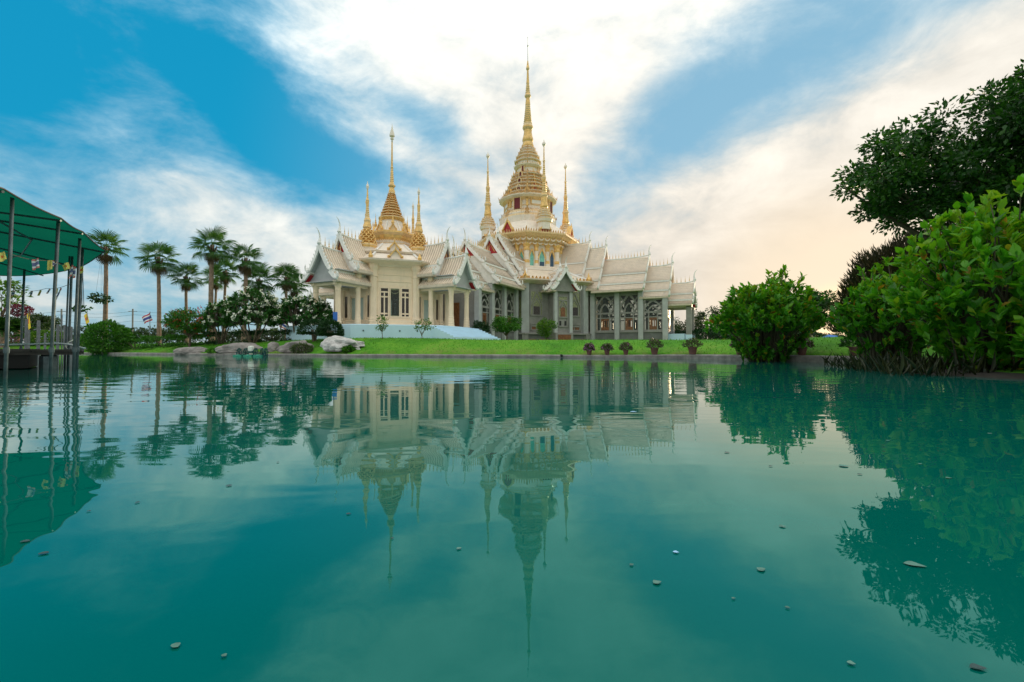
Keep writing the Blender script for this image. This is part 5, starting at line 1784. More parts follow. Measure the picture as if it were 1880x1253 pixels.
# ---- left shore plants
P_ = Vector((-(940 - 197) / FPX * 39.0, 39.0, 0.0))
round_bush('round_bush', 'bright green ball-shaped bush standing at the water below the date palm', (-35.0, 39.4, 0.05), 1.5, 1.45, 2.75, 4200, 0.26, 'l_mid', 21)
round_bush('low_bush', 'low green bush left of the ball-shaped bush', tuple(gp(158, 42.5)), 1.2, 0.9, 0.9, 1200, 0.2, 'l_mid', 22)
for i, (px, w, lab) in enumerate(((250, 1.35, 'clipped hedge section just right of the ball-shaped bush'), (300, 1.35, 'clipped hedge section below the lone flag palm'), (350, 1.3, 'clipped hedge section under the red-flowering tree'), (420, 1.6, 'clipped dark hedge section under the small frangipani'), (500, 1.6, 'clipped dark hedge section between the two large frangipanis'))):
    round_bush('hedge', lab, tuple(gp(px, 39.5 - i * 0.8)), w, 0.6, 0.85 + 0.06 * (i % 2), 2400, 0.15, 'l_mid' if i < 3 else 'l_dark', 30 + i, 'clipped hedge along the left shore', 'hedge', boxy=True)
round_bush('flowering_hedge', 'low pink-flowering hedge on the far shore beneath the canopy', tuple(gp(25, 44.5)), 2.6, 0.8, 1.0, 2600, 0.2, 'l_mid', 41, None, 'hedge', ('l_purple', 500, 0.16), True)
round_bush('hedge', 'green hedge on the far shore between the grey posts', tuple(gp(88, 44)), 2.0, 0.8, 1.35, 2600, 0.22, 'l_bright', 42, None, 'hedge')
leafy_tree('flowering_tree', 'rounded low tree covered with red flowers beside a flat boulder', 'tree', gp(348, 37.2, 0.05), 1.1, 0.09, (0, 0, 2.05), (1.75, 1.6, 0.95), 60, 0.5, 5200, 0.19, 'l_mid', 51, flowers=('l_red', 150, 0.13), flat=0.6)


def frangipani(px, Y, hw, z0, z1, lab, seed, ntip=70, base_px=None):
    g = rs(seed)
    base = gp(base_px or px, Y, 0.05)
    root = thing('frangipani', lab, 'tree', tuple(base), 0, 'frangipani trees on the left shore')
    ox = (px - 940) / FPX * Y - base.x
    zc_ = z0 - base.z
    hh = z1 - z0
    th = g.uniform(0, 2 * pi, ntip)
    ph = np.arcsin(g.uniform(-0.25, 1, ntip))
    r_ = g.uniform(0.5, 1, ntip) ** 0.5
    P = np.column_stack([ox + hw * np.cos(ph) * np.cos(th) * r_, hw * 0.85 * np.cos(ph) * np.sin(th) * r_, zc_ + hh * (0.25 + 0.72 * np.sin(ph) * r_)])
    paths = []
    forks = []
    for i in range(6):
        a = 2 * pi * i / 6 + 0.3
        f_ = Vector((ox * 0.6 + hw * 0.45 * cos(a), hw * 0.4 * sin(a), zc_ * 0.9 + hh * 0.15))
        forks.append(f_)
        paths.append((curve_pts((0.08 * cos(a), 0.08 * sin(a), -0.1), f_, (0, 0, -0.25), 4), [0.085, 0.075, 0.065, 0.055, 0.045]))
    for p in P:
        f_ = min(forks, key=lambda q: (q - Vector(p)).length)
        paths.append((curve_pts(f_, p, (0, 0, -0.15), 3), [0.04, 0.034, 0.028, 0.022]))
    branch_mesh('trunk', paths, M['bark'], root)
    per = 16
    n = ntip * per
    A = np.repeat(unit(P - np.array([ox, 0, zc_ - hh * 0.3])), per, 0)
    rad_ = randdir(g, n)
    dirv = unit(A * g.uniform(-0.1, 0.9, n)[:, None] + rad_)
    pos = np.repeat(P, per, 0) + A * (g.uniform(-0.12, 0.05, n))[:, None]
    ln = 0.36 * g.uniform(0.7, 1.15, n)
    tint = np.clip(g.beta(2, 2, n), 0, 1)
    scatter('crown', LEAF8, pos, dirv, A + randdir(g, n) * 0.3 + np.array([0, 0, 0.3]), ln, ln * 0.42, tint, M['l_frang'], root)
    sel = g.choice(ntip, int(ntip * 0.40), replace=False)
    k = 14
    fp = np.repeat(P[sel] + unit(P[sel] - np.array([ox, 0, zc_])) * 0.20, k, 0) + g.normal(0, 0.075, (len(sel) * k, 3))
    n_ = len(fp)
    stuff(scatter('blossom', LEAF4, fp, randdir(g, n_), randdir(g, n_) + np.array([0, -1.2, 0.7]), g.uniform(0.10, 0.17, n_), g.uniform(0.10, 0.16, n_), g.uniform(0, 1, n_), M['l_white'], root))


frangipani(405, 37.0, 1.35, at(405, 605, 37).z, at(405, 553, 37).z, 'small frangipani tree between the red-flowering tree and the largest frangipani', 61, 95)
frangipani(464, 35.6, 2.15, at(464, 602, 35.6).z, at(464, 530, 35.6).z, 'largest frangipani tree, thick with white blossom, behind the paddle-wheel float', 62, 250)
frangipani(558, 36.2, 2.35, at(558, 598, 36.2).z, at(558, 544, 36.2).z, 'spreading frangipani tree with white blossom next to the cream pavilion', 63, 230, 545)


def clipped_dome(px, Y, r, ztop, lab, seed):
    base = gp(px, Y, 0.05)
    g = rs(seed)
    root = thing('clipped_shrub', lab, 'shrub', tuple(base), 0, 'dark clipped dome shrubs behind the boulders')
    zt_ = ztop - base.z
    b = MB()
    for i in range(4):
        a = 2 * pi * i / 4
        b.tube([(0.06 * cos(a), 0.06 * sin(a), -0.1), (0.2 * cos(a), 0.2 * sin(a), zt_ * 0.55)], [0.07, 0.05], 6)
    b.build('trunk', M['bark'], root)
    n = 5200
    u = randdir(g, n)
    u[:, 2] = np.where(u[:, 2] < -0.15, -0.15 * g.uniform(0, 1, n), u[:, 2])
    h_ = zt_ * 0.56
    rr_ = g.uniform(0.75, 1.0, n)
    pos = u * np.array([r, r * 0.9, h_]) * rr_[:, None] + np.array([0, 0, zt_ - h_])
    ln = 0.16 * g.uniform(0.6, 1.2, n)
    scatter('crown', LEAF4, pos, unit(u) + randdir(g, n) * 0.5 + np.array([0, 0, -0.2]), randdir(g, n) + u, ln, ln * 0.3, g.uniform(0, 1, n), M['l_dark'], root)


clipped_dome(577, 32.6, 1.12, at(577, 587, 32.6).z, 'dark clipped dome shrub, left of the pair behind the twisted pale boulder', 71)
clipped_dome(606, 31.2, 0.85, at(606, 588, 31.2).z, 'dark clipped dome shrub, right of the pair, nearest the pale blue plinth', 72)


# ---- boulders
def boulder(px, Y, w, dpt, h, lab, seed, rough=0.35, sharp=False, mat='rock', tilt=0.0):
    base = gp(px, Y, 0.06)
    bm = bmesh.new()
    bmesh.ops.create_icosphere(bm, subdivisions=4, radius=1.0)
    so = Vector((seed * 3.7, seed * 1.3, seed * 2.1))
    for v in bm.verts:
        c = v.co.copy()
        d1 = noise.noise(c * 1.1 + so) * rough + abs(noise.noise(c * 2.3 + so)) * rough * 0.6 - 0.15 + noise.noise(c * 6 + so) * 0.05
        if sharp:
            d1 += 0.35 * abs(noise.noise(c * 1.6 + so * 2)) - 0.25 * max(0, noise.noise(c * 2.1 - so)) * 2
        c *= 1 + d1
        c.x = math.copysign(abs(c.x) ** 0.85, c.x)
        v.co = Vector((c.x * w / 2, c.y * dpt / 2, max(-0.15, (c.z + 0.42)) * h / 1.42 + tilt * c.x))
    me = bpy.data.meshes.new('boulder')
    bm.to_mesh(me)
    bm.free()
    me.materials.append(M[mat])
    o = bpy.data.objects.new('boulder', me)
    C.objects.link(o)
    o.location = base
    tag(o, lab, 'boulder', 'boulders along the left shore')
    return o


M['rockpale'] = pmat('pale limestone', (0.50, 0.48, 0.46), 0.85, 0.25, 3, bump=0.8, bscale=10, streak=0.3, dirt=(0.12, 0.11, 0.1))
boulder(353, 34.6, 2.9, 1.1, 0.62, 'flat-topped slab boulder under the red-flowering tree', 1, 0.18)
boulder(440, 32.9, 3.8, 1.3, 0.70, 'longest grey boulder, behind the paddle-wheel float', 2, 0.25)
boulder(502, 31.6, 0.85, 0.8, 0.72, 'small upright rounded boulder between two long ones', 3, 0.2)
boulder(545, 30.6, 2.4, 1.1, 0.74, 'peaked grey boulder in front of the dark clipped shrubs', 4, 0.35, tilt=0.1)
boulder(638, 29.0, 2.6, 1.3, 0.86, 'pale twisted boulder with hollows at the left end of the lawn', 5, 0.55, True, 'rockpale')
for i, (px, Y, w, h, m_, lab) in enumerate(((345, 33.9, 0.5, 0.3, 'l_grey', 'reddish grass tuft at the foot of the slab boulder'), (405, 33.2, 0.9, 0.4, 'l_mid', 'green grass tuft left of the longest boulder'), (555, 29.9, 0.7, 0.55, 'l_grey', 'brownish fern tuft at the foot of the peaked boulder'), (640, 28.6, 0.3, 0.3, 'l_mid', 'little green plant growing in the hollow of the pale boulder'))):
    round_bush('tuft', lab, tuple(gp(px, Y)), w, 0.4, h, 420, 0.22, m_, 80 + i, None, 'plant')

# ---- saplings and shrubs in front of the temples
leafy_tree('sapling', 'thin young tree with light leaves in front of the pavilion window', 'tree', gp(701, 31.0, 0.03), 0.6, 0.025, (0.03, 0, 1.05), (0.42, 0.4, 0.55), 22, 0.2, 420, 0.13, 'l_bright', 91, limbs=8)
leafy_tree('sapling', 'two-stemmed sparse young tree left of the pavilion steps', 'tree', gp(774, 31.4, 0.03), 0.35, 0.025, (0.15, 0, 1.0), (0.62, 0.4, 0.42), 18, 0.2, 340, 0.14, 'l_bright', 92, limbs=8)
leafy_tree('dark_shrub', 'dark rounded shrub at the foot of the pavilion steps', 'shrub', gp(881, 39.6, 0.03), 0.3, 0.06, (0, 0, 0.95), (0.85, 0.8, 0.85), 40, 0.32, 3600, 0.14, 'l_dark', 93)
leafy_tree('umbrella_tree', 'round dense green tree with short trunk before the grey temple wall', 'tree', gp(930, 39.8, 0.03), 0.75, 0.07, (0, 0, 1.50), (1.25, 1.15, 0.72), 56, 0.38, 5200, 0.15, 'l_mid', 94, flat=0.55)
leafy_tree('young_tree', 'yellow-green feathery young tree right of the round dense one', 'tree', gp(1003, 39.5, 0.03), 0.7, 0.045, (0, 0, 1.35), (0.95, 0.9, 0.72), 44, 0.30, 3000, 0.13, 'l_bright', 95)


def kerb_at(px, inland=0.6):
    s_ = (px - 940) / FPX
    for (x0, y0), (x1, y1) in zip(front[:-1], front[1:]):
        a, b_ = x0 - s_ * y0, x1 - s_ * y1
        if a * b_ <= 0 and y0 > 14 and y1 > 14:
            t_ = a / (a - b_)
            p = Vector((x0 + (x1 - x0) * t_, y0 + (y1 - y0) * t_, 0))
            d_ = Vector((x1 - x0, y1 - y0, 0)).normalized()
            p += Vector((-d_.y, d_.x, 0)) * inland
            return p
    return None


def potted(px, pr, ph, hw, hh, mat, fl, lab, seed, inland=0.2, leaf=0.14):
    p = kerb_at(px, inland)
    p.z = 0.14 + 0.09 * min(1, max(0, (p.x - 4) / 7)) + 0.012
    g = rs(seed)
    root = thing('potted_plant', lab, 'potted plant', tuple(p), 0, 'potted plants on the pond kerb')
    pot = MB()
    pot.lathe([(pr * 0.62, 0), (pr * 0.72, 0.02), (pr * 0.92, ph * 0.6), (pr * 0.98, ph * 0.85), (pr * 1.1, ph * 0.87), (pr * 1.1, ph), (pr * 0.95, ph), (pr * 0.9, ph * 0.9)], 16)
    po = pot.build('pot', M['terracotta'], root, False)
    MB().lathe([(pr * 0.9, ph * 0.86), (pr * 0.86, ph * 0.93)], 14).build('soil', M['soil'], po)
    n = 420
    u = randdir(g, n)
    u[:, 2] = np.abs(u[:, 2])
    rr_ = g.uniform(0.2, 1, n) ** 0.5
    end = u * np.array([hw, hw, hh]) * rr_[:, None] + np.array([0, 0, ph])
    b = MB()
    for i in range(16):
        b.tube(curve_pts((0, 0, ph * 0.9), end[i], (0, 0, hh * 0.3), 3), 0.008, 4)
    b.build('stems', M['stem'], root)
    ln = leaf * g.uniform(0.6, 1.2, n)
    stuff(scatter('foliage', LEAF4, end, unit(u) + randdir(g, n) * 0.5, randdir(g, n) + np.array([0, 0, 1]), ln, ln * 0.35, g.beta(2, 2, n), M[mat], root))
    if fl:
        m_, k, sz = fl
        d_ = randdir(g, k)
        d_[:, 2] = np.abs(d_[:, 2])
        fp = d_ * np.array([hw, hw, hh]) * 0.98 + np.array([0, 0, ph])
        stuff(scatter('blossom', LEAF4, fp, randdir(g, k), d_ + randdir(g, k) * 0.4, sz * g.uniform(0.6, 1.2, k), sz * g.uniform(0.5, 1.0, k), g.uniform(0, 1, k), M[m_], root))


potted(1080, 0.15, 0.26, 0.26, 0.34, 'l_grey', ('l_purple', 170, 0.10), 'purple-flowering potted plant, leftmost on the kerb', 101)
potted(1113, 0.15, 0.26, 0.30, 0.28, 'l_grey', ('l_purple', 60, 0.09), 'dull pinkish potted plant between the purple one and the leaning one', 102)
potted(1147, 0.14, 0.26, 0.30, 0.34, 'l_grey', ('l_purple', 45, 0.08), 'leaning grey-green potted plant below the middle window bay', 103)
potted(1200, 0.19, 0.34, 0.38, 0.42, 'l_grey', ('l_purple', 30, 0.07), 'bushy potted plant in a terracotta pot below the pale porch steps', 104)
potted(1266, 0.21, 0.36, 0.42, 0.36, 'l_grey', None, 'wide green potted plant in a terracotta pot in line with the porch column', 105)
potted(1350, 0.18, 0.32, 0.34, 0.42, 'l_grey', ('l_purple', 190, 0.10), 'pink-flowering potted plant half hidden by the left side of the middle bush', 106, 0.3)
potted(1462, 0.18, 0.30, 0.34, 0.46, 'l_grey', ('l_purple', 150, 0.10), 'pink-flowering potted plant showing right of the middle bush', 107, 0.3)
potted(1563, 0.26, 0.32, 0.42, 0.46, 'l_frang', ('l_white', 40, 0.07), 'white-flowering potted plant in a wide pot left of the right-hand bushes', 108, 0.35, 0.2)

# ---- right-hand bushes and trees
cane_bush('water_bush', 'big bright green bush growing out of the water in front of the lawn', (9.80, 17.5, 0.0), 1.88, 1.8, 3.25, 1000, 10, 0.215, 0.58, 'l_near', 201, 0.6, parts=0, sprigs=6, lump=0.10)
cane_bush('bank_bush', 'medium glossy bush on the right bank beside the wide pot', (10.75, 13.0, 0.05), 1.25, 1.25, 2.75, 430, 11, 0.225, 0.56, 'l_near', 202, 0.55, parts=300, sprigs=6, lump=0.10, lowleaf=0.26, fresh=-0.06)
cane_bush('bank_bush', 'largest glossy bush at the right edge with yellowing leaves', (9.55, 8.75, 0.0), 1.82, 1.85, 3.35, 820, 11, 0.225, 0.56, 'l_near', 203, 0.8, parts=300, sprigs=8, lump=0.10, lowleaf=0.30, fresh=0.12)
g = rs(77)
root = thing('reed_clump', 'dry reeds and grassy undergrowth at the foot of the right-hand bushes', 'reeds', (9.0, 9.6, 0))
n = 800
P_ = np.column_stack([g.uniform(-1.7, 1.4, n), g.uniform(-1.6, 3.4, n), np.full(n, -0.05)])
P_[:, 0] += P_[:, 1] * 0.42 + 0.15
dv = np.column_stack([g.normal(-0.25, 0.45, n), g.normal(-0.15, 0.4, n), np.ones(n)])
stuff(scatter('blades', LEAF4, P_, dv, randdir(g, n), g.uniform(0.2, 0.6, n), g.uniform(0.012, 0.03, n), g.beta(2, 2, n), M['l_reed'], root))

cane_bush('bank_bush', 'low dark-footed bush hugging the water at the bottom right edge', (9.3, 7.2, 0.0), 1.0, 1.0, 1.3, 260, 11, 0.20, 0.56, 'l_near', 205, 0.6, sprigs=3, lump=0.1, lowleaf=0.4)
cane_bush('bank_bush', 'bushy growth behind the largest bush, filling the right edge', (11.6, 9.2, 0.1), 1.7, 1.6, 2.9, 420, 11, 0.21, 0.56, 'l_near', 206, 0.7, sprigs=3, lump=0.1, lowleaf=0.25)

# big dark tree whose crown hangs in from the right
leafy_tree('shade_tree', 'large dark leafy tree whose crown hangs in from the right edge', 'tree', (16.9, 14.2, 0.3), 3.2, 0.30, (-0.6, 0, 6.0), (5.0, 4.0, 2.1), 280, 0.52, 52000, 0.165, 'l_tree', 210, bark='stem', limbs=16, wl_=0.55, hole=0.2)
leafy_tree('shade_tree', 'tall dark tree filling the far right edge above the largest bush', 'tree', (17.5, 12.4, 0.4), 4.0, 0.30, (0.4, 0, 7.2), (3.4, 3.2, 2.4), 160, 0.52, 30000, 0.165, 'l_tree', 211, bark='stem', limbs=14, wl_=0.55, hole=0.2)
# feathery brownish tree behind
g = rs(212)
root = thing('feathery_tree', 'feathery brownish dome-shaped tree against the sunset glow', 'tree', tuple(gp(1690, 25.0, 0.1)))
b = MB()
b.tube([(0, 0, -0.2), (0.1, 0, 2.5), (0, 0, 5.0)], [0.25, 0.18, 0.08], 8)
for i in range(40):
    a, e = g.uniform(0, 2 * pi), g.uniform(-0.1, 1.3)
    q = Vector((3.8 * cos(a) * cos(e), 3.8 * sin(a) * cos(e), 0.8 + 5.0 * sin(e)))
    b.tube(curve_pts((0, 0, 1 + 2.5 * g.uniform()), q, (0, 0, 0.6), 3), [0.06, 0.045, 0.03, 0.012], 5)
b.build('trunk', M['bark'], root)
n = 26000
u = randdir(g, n)
u[:, 2] = np.abs(u[:, 2])
rr_ = g.uniform(0.35, 1.0, n) ** 0.35
lump = 1 + 0.07 * np.sin(u[:, 0] * 9 + 1) * np.sin(u[:, 1] * 8)
pos = u * np.array([4.1, 4.0, 5.3]) * (rr_ * lump)[:, None] + np.array([0, 0, 0.5])
ln = g.uniform(0.22, 0.5, n)
scatter('crown', LEAF4, pos, unit(u) * 0.8 + randdir(g, n) * 0.5 + np.array([0, 0, 0.8]), randdir(g, n), ln, ln * 0.07 + 0.015, g.beta(1.6, 2, n), M['l_brown'], root)

leafy_tree('lawn_tree', 'dark tree leaning out right of the middle bush', 'tree', gp(1484, 33, 0.1), 1.6, 0.16, (0.2, 0, 2.6), (1.5, 1.5, 1.5), 60, 0.5, 6000, 0.2, 'l_tree', 220, limbs=14)
BG = ((1245, 62, 2.4, 3.6, 'background tree framed by the porch columns'), (1302, 58, 2.6, 4.6, 'light-branched background tree just right of the end porch'), (1345, 60, 2.4, 3.9, 'background tree at the left shoulder of the middle bush'), (1400, 66, 3.2, 3.6, 'background tree hidden behind the middle bush'), (1455, 64, 2.8, 3.2, 'low background tree behind the right half of the middle bush'), (1530, 74, 2.6, 1.9, 'low background tree under the setting sun'), (1600, 64, 3.4, 3.6, 'background tree behind the wide potted plant'))
for i, (px, Y, r_, h_, lab) in enumerate(BG):
    leafy_tree('background_tree', lab, 'tree', gp(px, Y, 0.1), h_ * 0.45, 0.13, (0, 0, h_ * 0.62), (r_, r_, h_ * 0.42), 60, 0.6, 4200, 0.24, 'l_far', 230 + i, 'background trees right of the temple', limbs=14)
for i, (px, Y, lab) in enumerate(((1290, 52, 'dark low shrub belt left of the middle bush'), (1360, 53, 'dark low shrub belt right behind the middle bush'), (1470, 54, 'dark low shrub belt under the leaning tree'), (1240, 56, 'dark low shrub belt seen through the end porch'))):
    round_bush('shrub_belt', lab, tuple(gp(px, Y)), 3.4, 1.2, 1.6, 3000, 0.26, 'l_dark', 250 + i, 'shrub belts at the back of the lawn', 'shrub')

# far left trees
for i, (px, Y, r_, h_, lab) in enumerate(((58, 92, 3.2, 6.2, 'far umbrella-topped tree left of the nearest posts'), (80, 95, 3.0, 6.6, 'far umbrella-topped tree between two grey posts'), (20, 90, 4, 4.4, 'far bushy tree under the canopy at the left edge'), (150, 85, 4, 3.6, 'far low tree between canopy and round bush'), (270, 88, 4.5, 3.4, 'far low tree behind the little national flag'), (330, 90, 4.5, 3.6, 'far low tree behind the red-flowering tree'), (500, 88, 4.5, 3.2, 'far low tree glimpsed between the frangipanis'), (560, 86, 4.5, 3.2, 'far low tree glimpsed beside the pavilion'), (418, 88, 4.5, 3.4, 'far low tree glimpsed behind the small frangipani'))):
    leafy_tree('distant_tree', lab, 'tree', gp(px, Y, 0.1), h_ * 0.6, 0.16, (0, 0, h_ * 0.78 if i < 2 else h_ * 0.6), (r_, r_, h_ * (0.22 if i < 2 else 0.4)), 40, 0.8, 2400, 0.42, 'l_far', 260 + i, 'distant trees on the left horizon', limbs=10)
leafy_tree('broadleaf_tree', 'yellow-green large-leaved tree cut by the left edge under the canopy', 'tree', gp(2, 43.5, 0.1), 3.4, 0.1, (0.3, 0, 5.2), (1.8, 1.4, 1.3), 26, 0.5, 420, 0.42, 'l_bright', 280, limbs=12)
round_bush('bougainvillea', 'dark magenta bougainvillea crown under the canopy', tuple(at(36, 578, 40.5)), 0.95, 0.7, 0.85, 500, 0.2, 'l_magenta', 281, None, 'bush', ('l_magenta', 300, 0.16))

# hanging plants
def hanging(px, py, Y, r, lab, mat, top_py, seed, nl=170, leaf=0.16):
    g = rs(seed)
    c = at(px, py, Y)
    root = thing('hanging_basket', lab, 'hanging basket', tuple(c))
    MB().lathe([(0.05 * r, -0.28 * r), (0.3 * r, -0.2 * r), (0.42 * r, 0.0), (0.38 * r, 0.0)], 10).build('basket', M['black'], root)
    ztop = at(px, top_py, Y).z - c.z
    w = MB()
    for i in range(3):
        a = 2 * pi * i / 3
        w.tube([(0.4 * r * cos(a), 0.4 * r * sin(a), 0), (0.02 * cos(a), 0.02 * sin(a), ztop)], 0.008, 4)
    w.build('wire', M['wire'], root)
    u = randdir(g, nl)
    pos = u * np.array([r, r, r * 0.5]) * (g.uniform(0.15, 1, nl) ** 0.7)[:, None] + np.array([0, 0, 0.05])
    ln = leaf * g.uniform(0.6, 1.2, nl)
    stuff(scatter('foliage', LEAF8, pos, randdir(g, nl) + u, randdir(g, nl), ln, ln * 0.75, g.beta(2, 2, nl), M[mat], root))


hanging(184, 549, 44.8, 0.95, 'dark trailing plant in a basket hung beside the leftmost palm trunk', 'l_dark', 478, 301, 190, 0.26)
hanging(149, 570, 12.6, 0.20, 'small pale trailing plant hung from the rim of the green canopy', 'l_mid', 490, 302, 60, 0.08)
# ================================================================== canopy over the water
rim = [(-7.5, 4.6), (-7.96, 7.08), (-8.66, 8.7), (-9.19, 9.7), (-10.4, 11.6), (-13.2, 13.9), (-15.8, 15.3), (-17.6, 15.6), (-20.2, 15.0), (-22.6, 13.0), (-24, 9.5), (-23.2, 5.2), (-20.5, 2.4), (-15.5, 1.2), (-10.5, 2.2)]
CZ = 3.0
cc = Vector((-15.8, 8.6, 0))
can = thing('shade_canopy', 'round green shade canopy on steel poles standing in the pond at the left edge', 'canopy', (cc.x, cc.y, 0))
n = len(rim)
mid = MB()
rings = []
for f_ in (1.0, 0.75, 0.5, 0.25, 0.03):
    ring = []
    for i in range(n):
        p, q = Vector((*rim[i], 0)), Vector((*rim[(i + 1) % n], 0))
        for s_ in range(6):
            t_ = s_ / 6
            c_ = p.lerp(q, t_) - cc
            sag = -0.10 * sin(pi * t_) * f_ * (0.3 if f_ == 1 else 1.25)
            ring.append((c_.x * f_, c_.y * f_, CZ + 0.95 * (1 - f_) + sag))
    rings.append(ring)
mid.loft(rings, 0, False)
cl_ = mid.build('cloth', M['cloth'], can, True)
b = MB()
pts = rings[0] + [rings[0][0]]
b.tube(pts, 0.014, 5)
b.build('rim_pipe', M['wire'], can)
for i in range(n):
    p = Vector((*rim[i], 0)) - cc
    b = MB()
    b.tube([(p.x * f_, p.y * f_, CZ + 0.95 * (1 - f_) - 0.05) for f_ in (1.0, 0.75, 0.5, 0.25, 0.03)], 0.022, 6)
    b.build('rib', M['steel'], can)
for f_ in (0.78, 0.5):
    b = MB()
    pp = [((Vector((*rim[i % n], 0)) - cc) * f_) for i in range(n + 1)]
    b.tube([(p.x, p.y, CZ + 0.95 * (1 - f_) - 0.09) for p in pp], 0.02, 6)
    b.build('ring_pipe', M['steel'], can)
# dark inner sheet hung below the middle
b = MB()
ctr = Vector((-14.6, 9.6, 0)) - cc
rg = []
for k in range(24):
    a = 2 * pi * k / 24
    rg.append((ctr.x + 2.6 * cos(a), ctr.y + 1.9 * sin(a), CZ + 0.42 + 0.08 * sin(3 * a)))
b.add(rg + [(ctr.x, ctr.y, CZ + 0.66)], [(i, (i + 1) % 24, 24) for i in range(24)])
b.build('inner_sheet', M['cloth'], can)
MB().lathe([(0.05, CZ - 0.2), (0.09, CZ), (0.09, CZ + 0.9), (0.04, CZ + 1.0)], 10).build('hub', M['steel'], can)
POLES = ((17.8, 8.6, 7.5, 0.030), (103.5, 90, 8.9, 0.034), (143.5, 133, 10.3, 0.034), (149, 139, 11.3, 0.034), (130, 124, 12.35, 0.034), (125, 117.5, 12.3, 0.024), (42.5, 36.5, 14.3, 0.035), (-60, -72, 10.5, 0.035), (-140, -155, 8, 0.035))
for (xt, xb, Y, r_) in POLES:
    top = Vector(((xt - 940) / FPX * Y, Y, CZ + 0.0))
    bot = Vector(((xb - 940) / FPX * Y, Y, -1.0))
    b = MB()
    b.tube([tuple(bot - cc), tuple(bot.lerp(top, 0.5) - cc), tuple(top - cc)], r_ * 0.85, 10)
    po = b.build('pole', M['steel'], can, True)
    b = MB()
    q = bot.lerp(top, (0.47 + 1.0) / 4.0) - cc
    b.lathe([(r_ * 1.25, q.z - 0.05), (r_ * 1.35, q.z), (r_ * 1.25, q.z + 0.05)], 10, 0, q.x, q.y)
    b.build('clamp', M['steel'], po)

deck = thing('floating_deck', 'dark floating deck with a bent pipe rail under the green canopy', 'deck', (-10.95, 11.6, 0), R(42))
b = MB()
b.box(-9.0, -0.95, 0.12, 2.2, 0.02, 0.40)
b.build('hull', M['black'], deck)  # skirt boards and the shadow under the deck, both put into one black
for i in range(10):
    x0 = -9.0 + i * 0.90
    MB().box(x0 + 0.012, x0 + 0.888, 0.0, 2.3, 0.42, 0.475 + 0.006 * (i % 3)).build('plank', M['deckwood'], deck)
MB().box(-9.0, -0.02, 0.05, 0.115, 0.34, 0.418).build('beam', M['deckwood'], deck)
MB().box(-9.0, -0.02, 2.21, 2.28, 0.34, 0.418).build('beam', M['deckwood'], deck)
b = MB()
b.tube([(-9.0, -0.02, 0.575), (-4.0, -0.02, 0.555), (-2.0, -0.02, 0.565), (-0.9, -0.03, 0.60), (-0.45, -0.04, 0.625), (-0.25, -0.02, 0.60), (-0.03, 0.0, 0.52), (0.0, 0.4, 0.505), (0.0, 2.2, 0.505)], 0.026, 8)
b.build('pipe_rail', M['alu'], deck, True)
b = MB()
b.tube([(-0.3, 0.5, 0.48), (-0.33, 0.5, 0.56), (-0.27, 0.5, 0.66), (-0.13, 0.5, 0.76)], 0.014, 6)
b.build('hose', M['plasticwhite'], deck, True)
b = MB()
b.lathe([(0.14, -0.2), (0.17, 0.0), (0.17, 0.30), (0.13, 0.34)], 12, 0, -0.62, 0.35)
b.build('float_drum', M['steel'], deck)

for i, (px, y0, Y, r_, lab) in enumerate(((48.5, 586, 20, 0.055, 'grey wooden post behind the deck beside the yellow flag'), (53, 606, 22, 0.05, 'short grey post right behind the yellow flag'), (71, 589, 20, 0.06, 'tall grey wooden post in the middle of the row behind the deck'), (83, 612, 24, 0.05, 'shortest dark post in the row behind the deck'), (106.5, 596, 20, 0.055, 'grey wooden post near the right end of the deck'), (114, 578, 21, 0.022, 'thin dark rod right of the last thick post'), (119, 597, 21, 0.05, 'dark post just left of the twin canopy poles'), (128, 600, 22, 0.11, 'broad dark piling between the canopy poles'))):
    top = at(px, y0, Y)
    b = MB()
    b.lathe([(r_ * 1.05, -1.2), (r_, 0.4), (r_ * 0.96, top.z - 0.02), (r_ * 0.8, top.z)], 9)
    o = b.build('wooden_post', M['postwood'])
    o.location = (top.x, top.y, 0)
    tag(o, lab, 'post', 'posts in the water behind the deck')


# ---- flags
def flag_mesh(w, h, kind, seed, hang=False):
    g = rs(seed)
    b = MB()
    nx_, st = 6, (5 if kind == 'thai' else 3)
    rows = [0, 1 / 6, 2 / 6, 4 / 6, 5 / 6, 1] if kind == 'thai' else [0, 0.35, 0.65, 1]
    order = (0, 1, 2, 1, 0) if kind == 'thai' else (3, 4, 3)
    ph = g.uniform(0, 6)
    def P(i, r_):
        t_ = i / nx_
        dr = 0.30 * h * t_ ** 1.3 * (1.0 if not hang else 0.2)
        return (t_ * w, 0.10 * w * sin(t_ * 7 + ph + r_), -r_ * h * (1 - 0.12 * t_) - dr)
    for k in range(len(rows) - 1):
        for i in range(nx_):
            mi = order[k]
            if kind != 'thai' and k == 1:
                mi = 4 if 1 < i < 4 else 3
            b.add([P(i, rows[k]), P(i + 1, rows[k]), P(i + 1, rows[k + 1]), P(i, rows[k + 1])], [(0, 1, 2, 3)], mi)
    return b


M['pennant'] = pmat('faded pale yellow pennant', (0.80, 0.68, 0.18), 0.7, 0.08, 6)
M['paleblue'] = pmat('faded blue pennant', (0.16, 0.18, 0.36), 0.7, 0.08, 6)
M['palered'] = pmat('faded red pennant', (0.62, 0.20, 0.18), 0.7, 0.08, 6)
FM2 = [M['palered'], M['flagwhite'], M['paleblue'], M['pennant'], M['flagorange']]
FM = [M['flagred'], M['flagwhite'], M['flagblue'], M['flagyellow'], M['flagorange']]


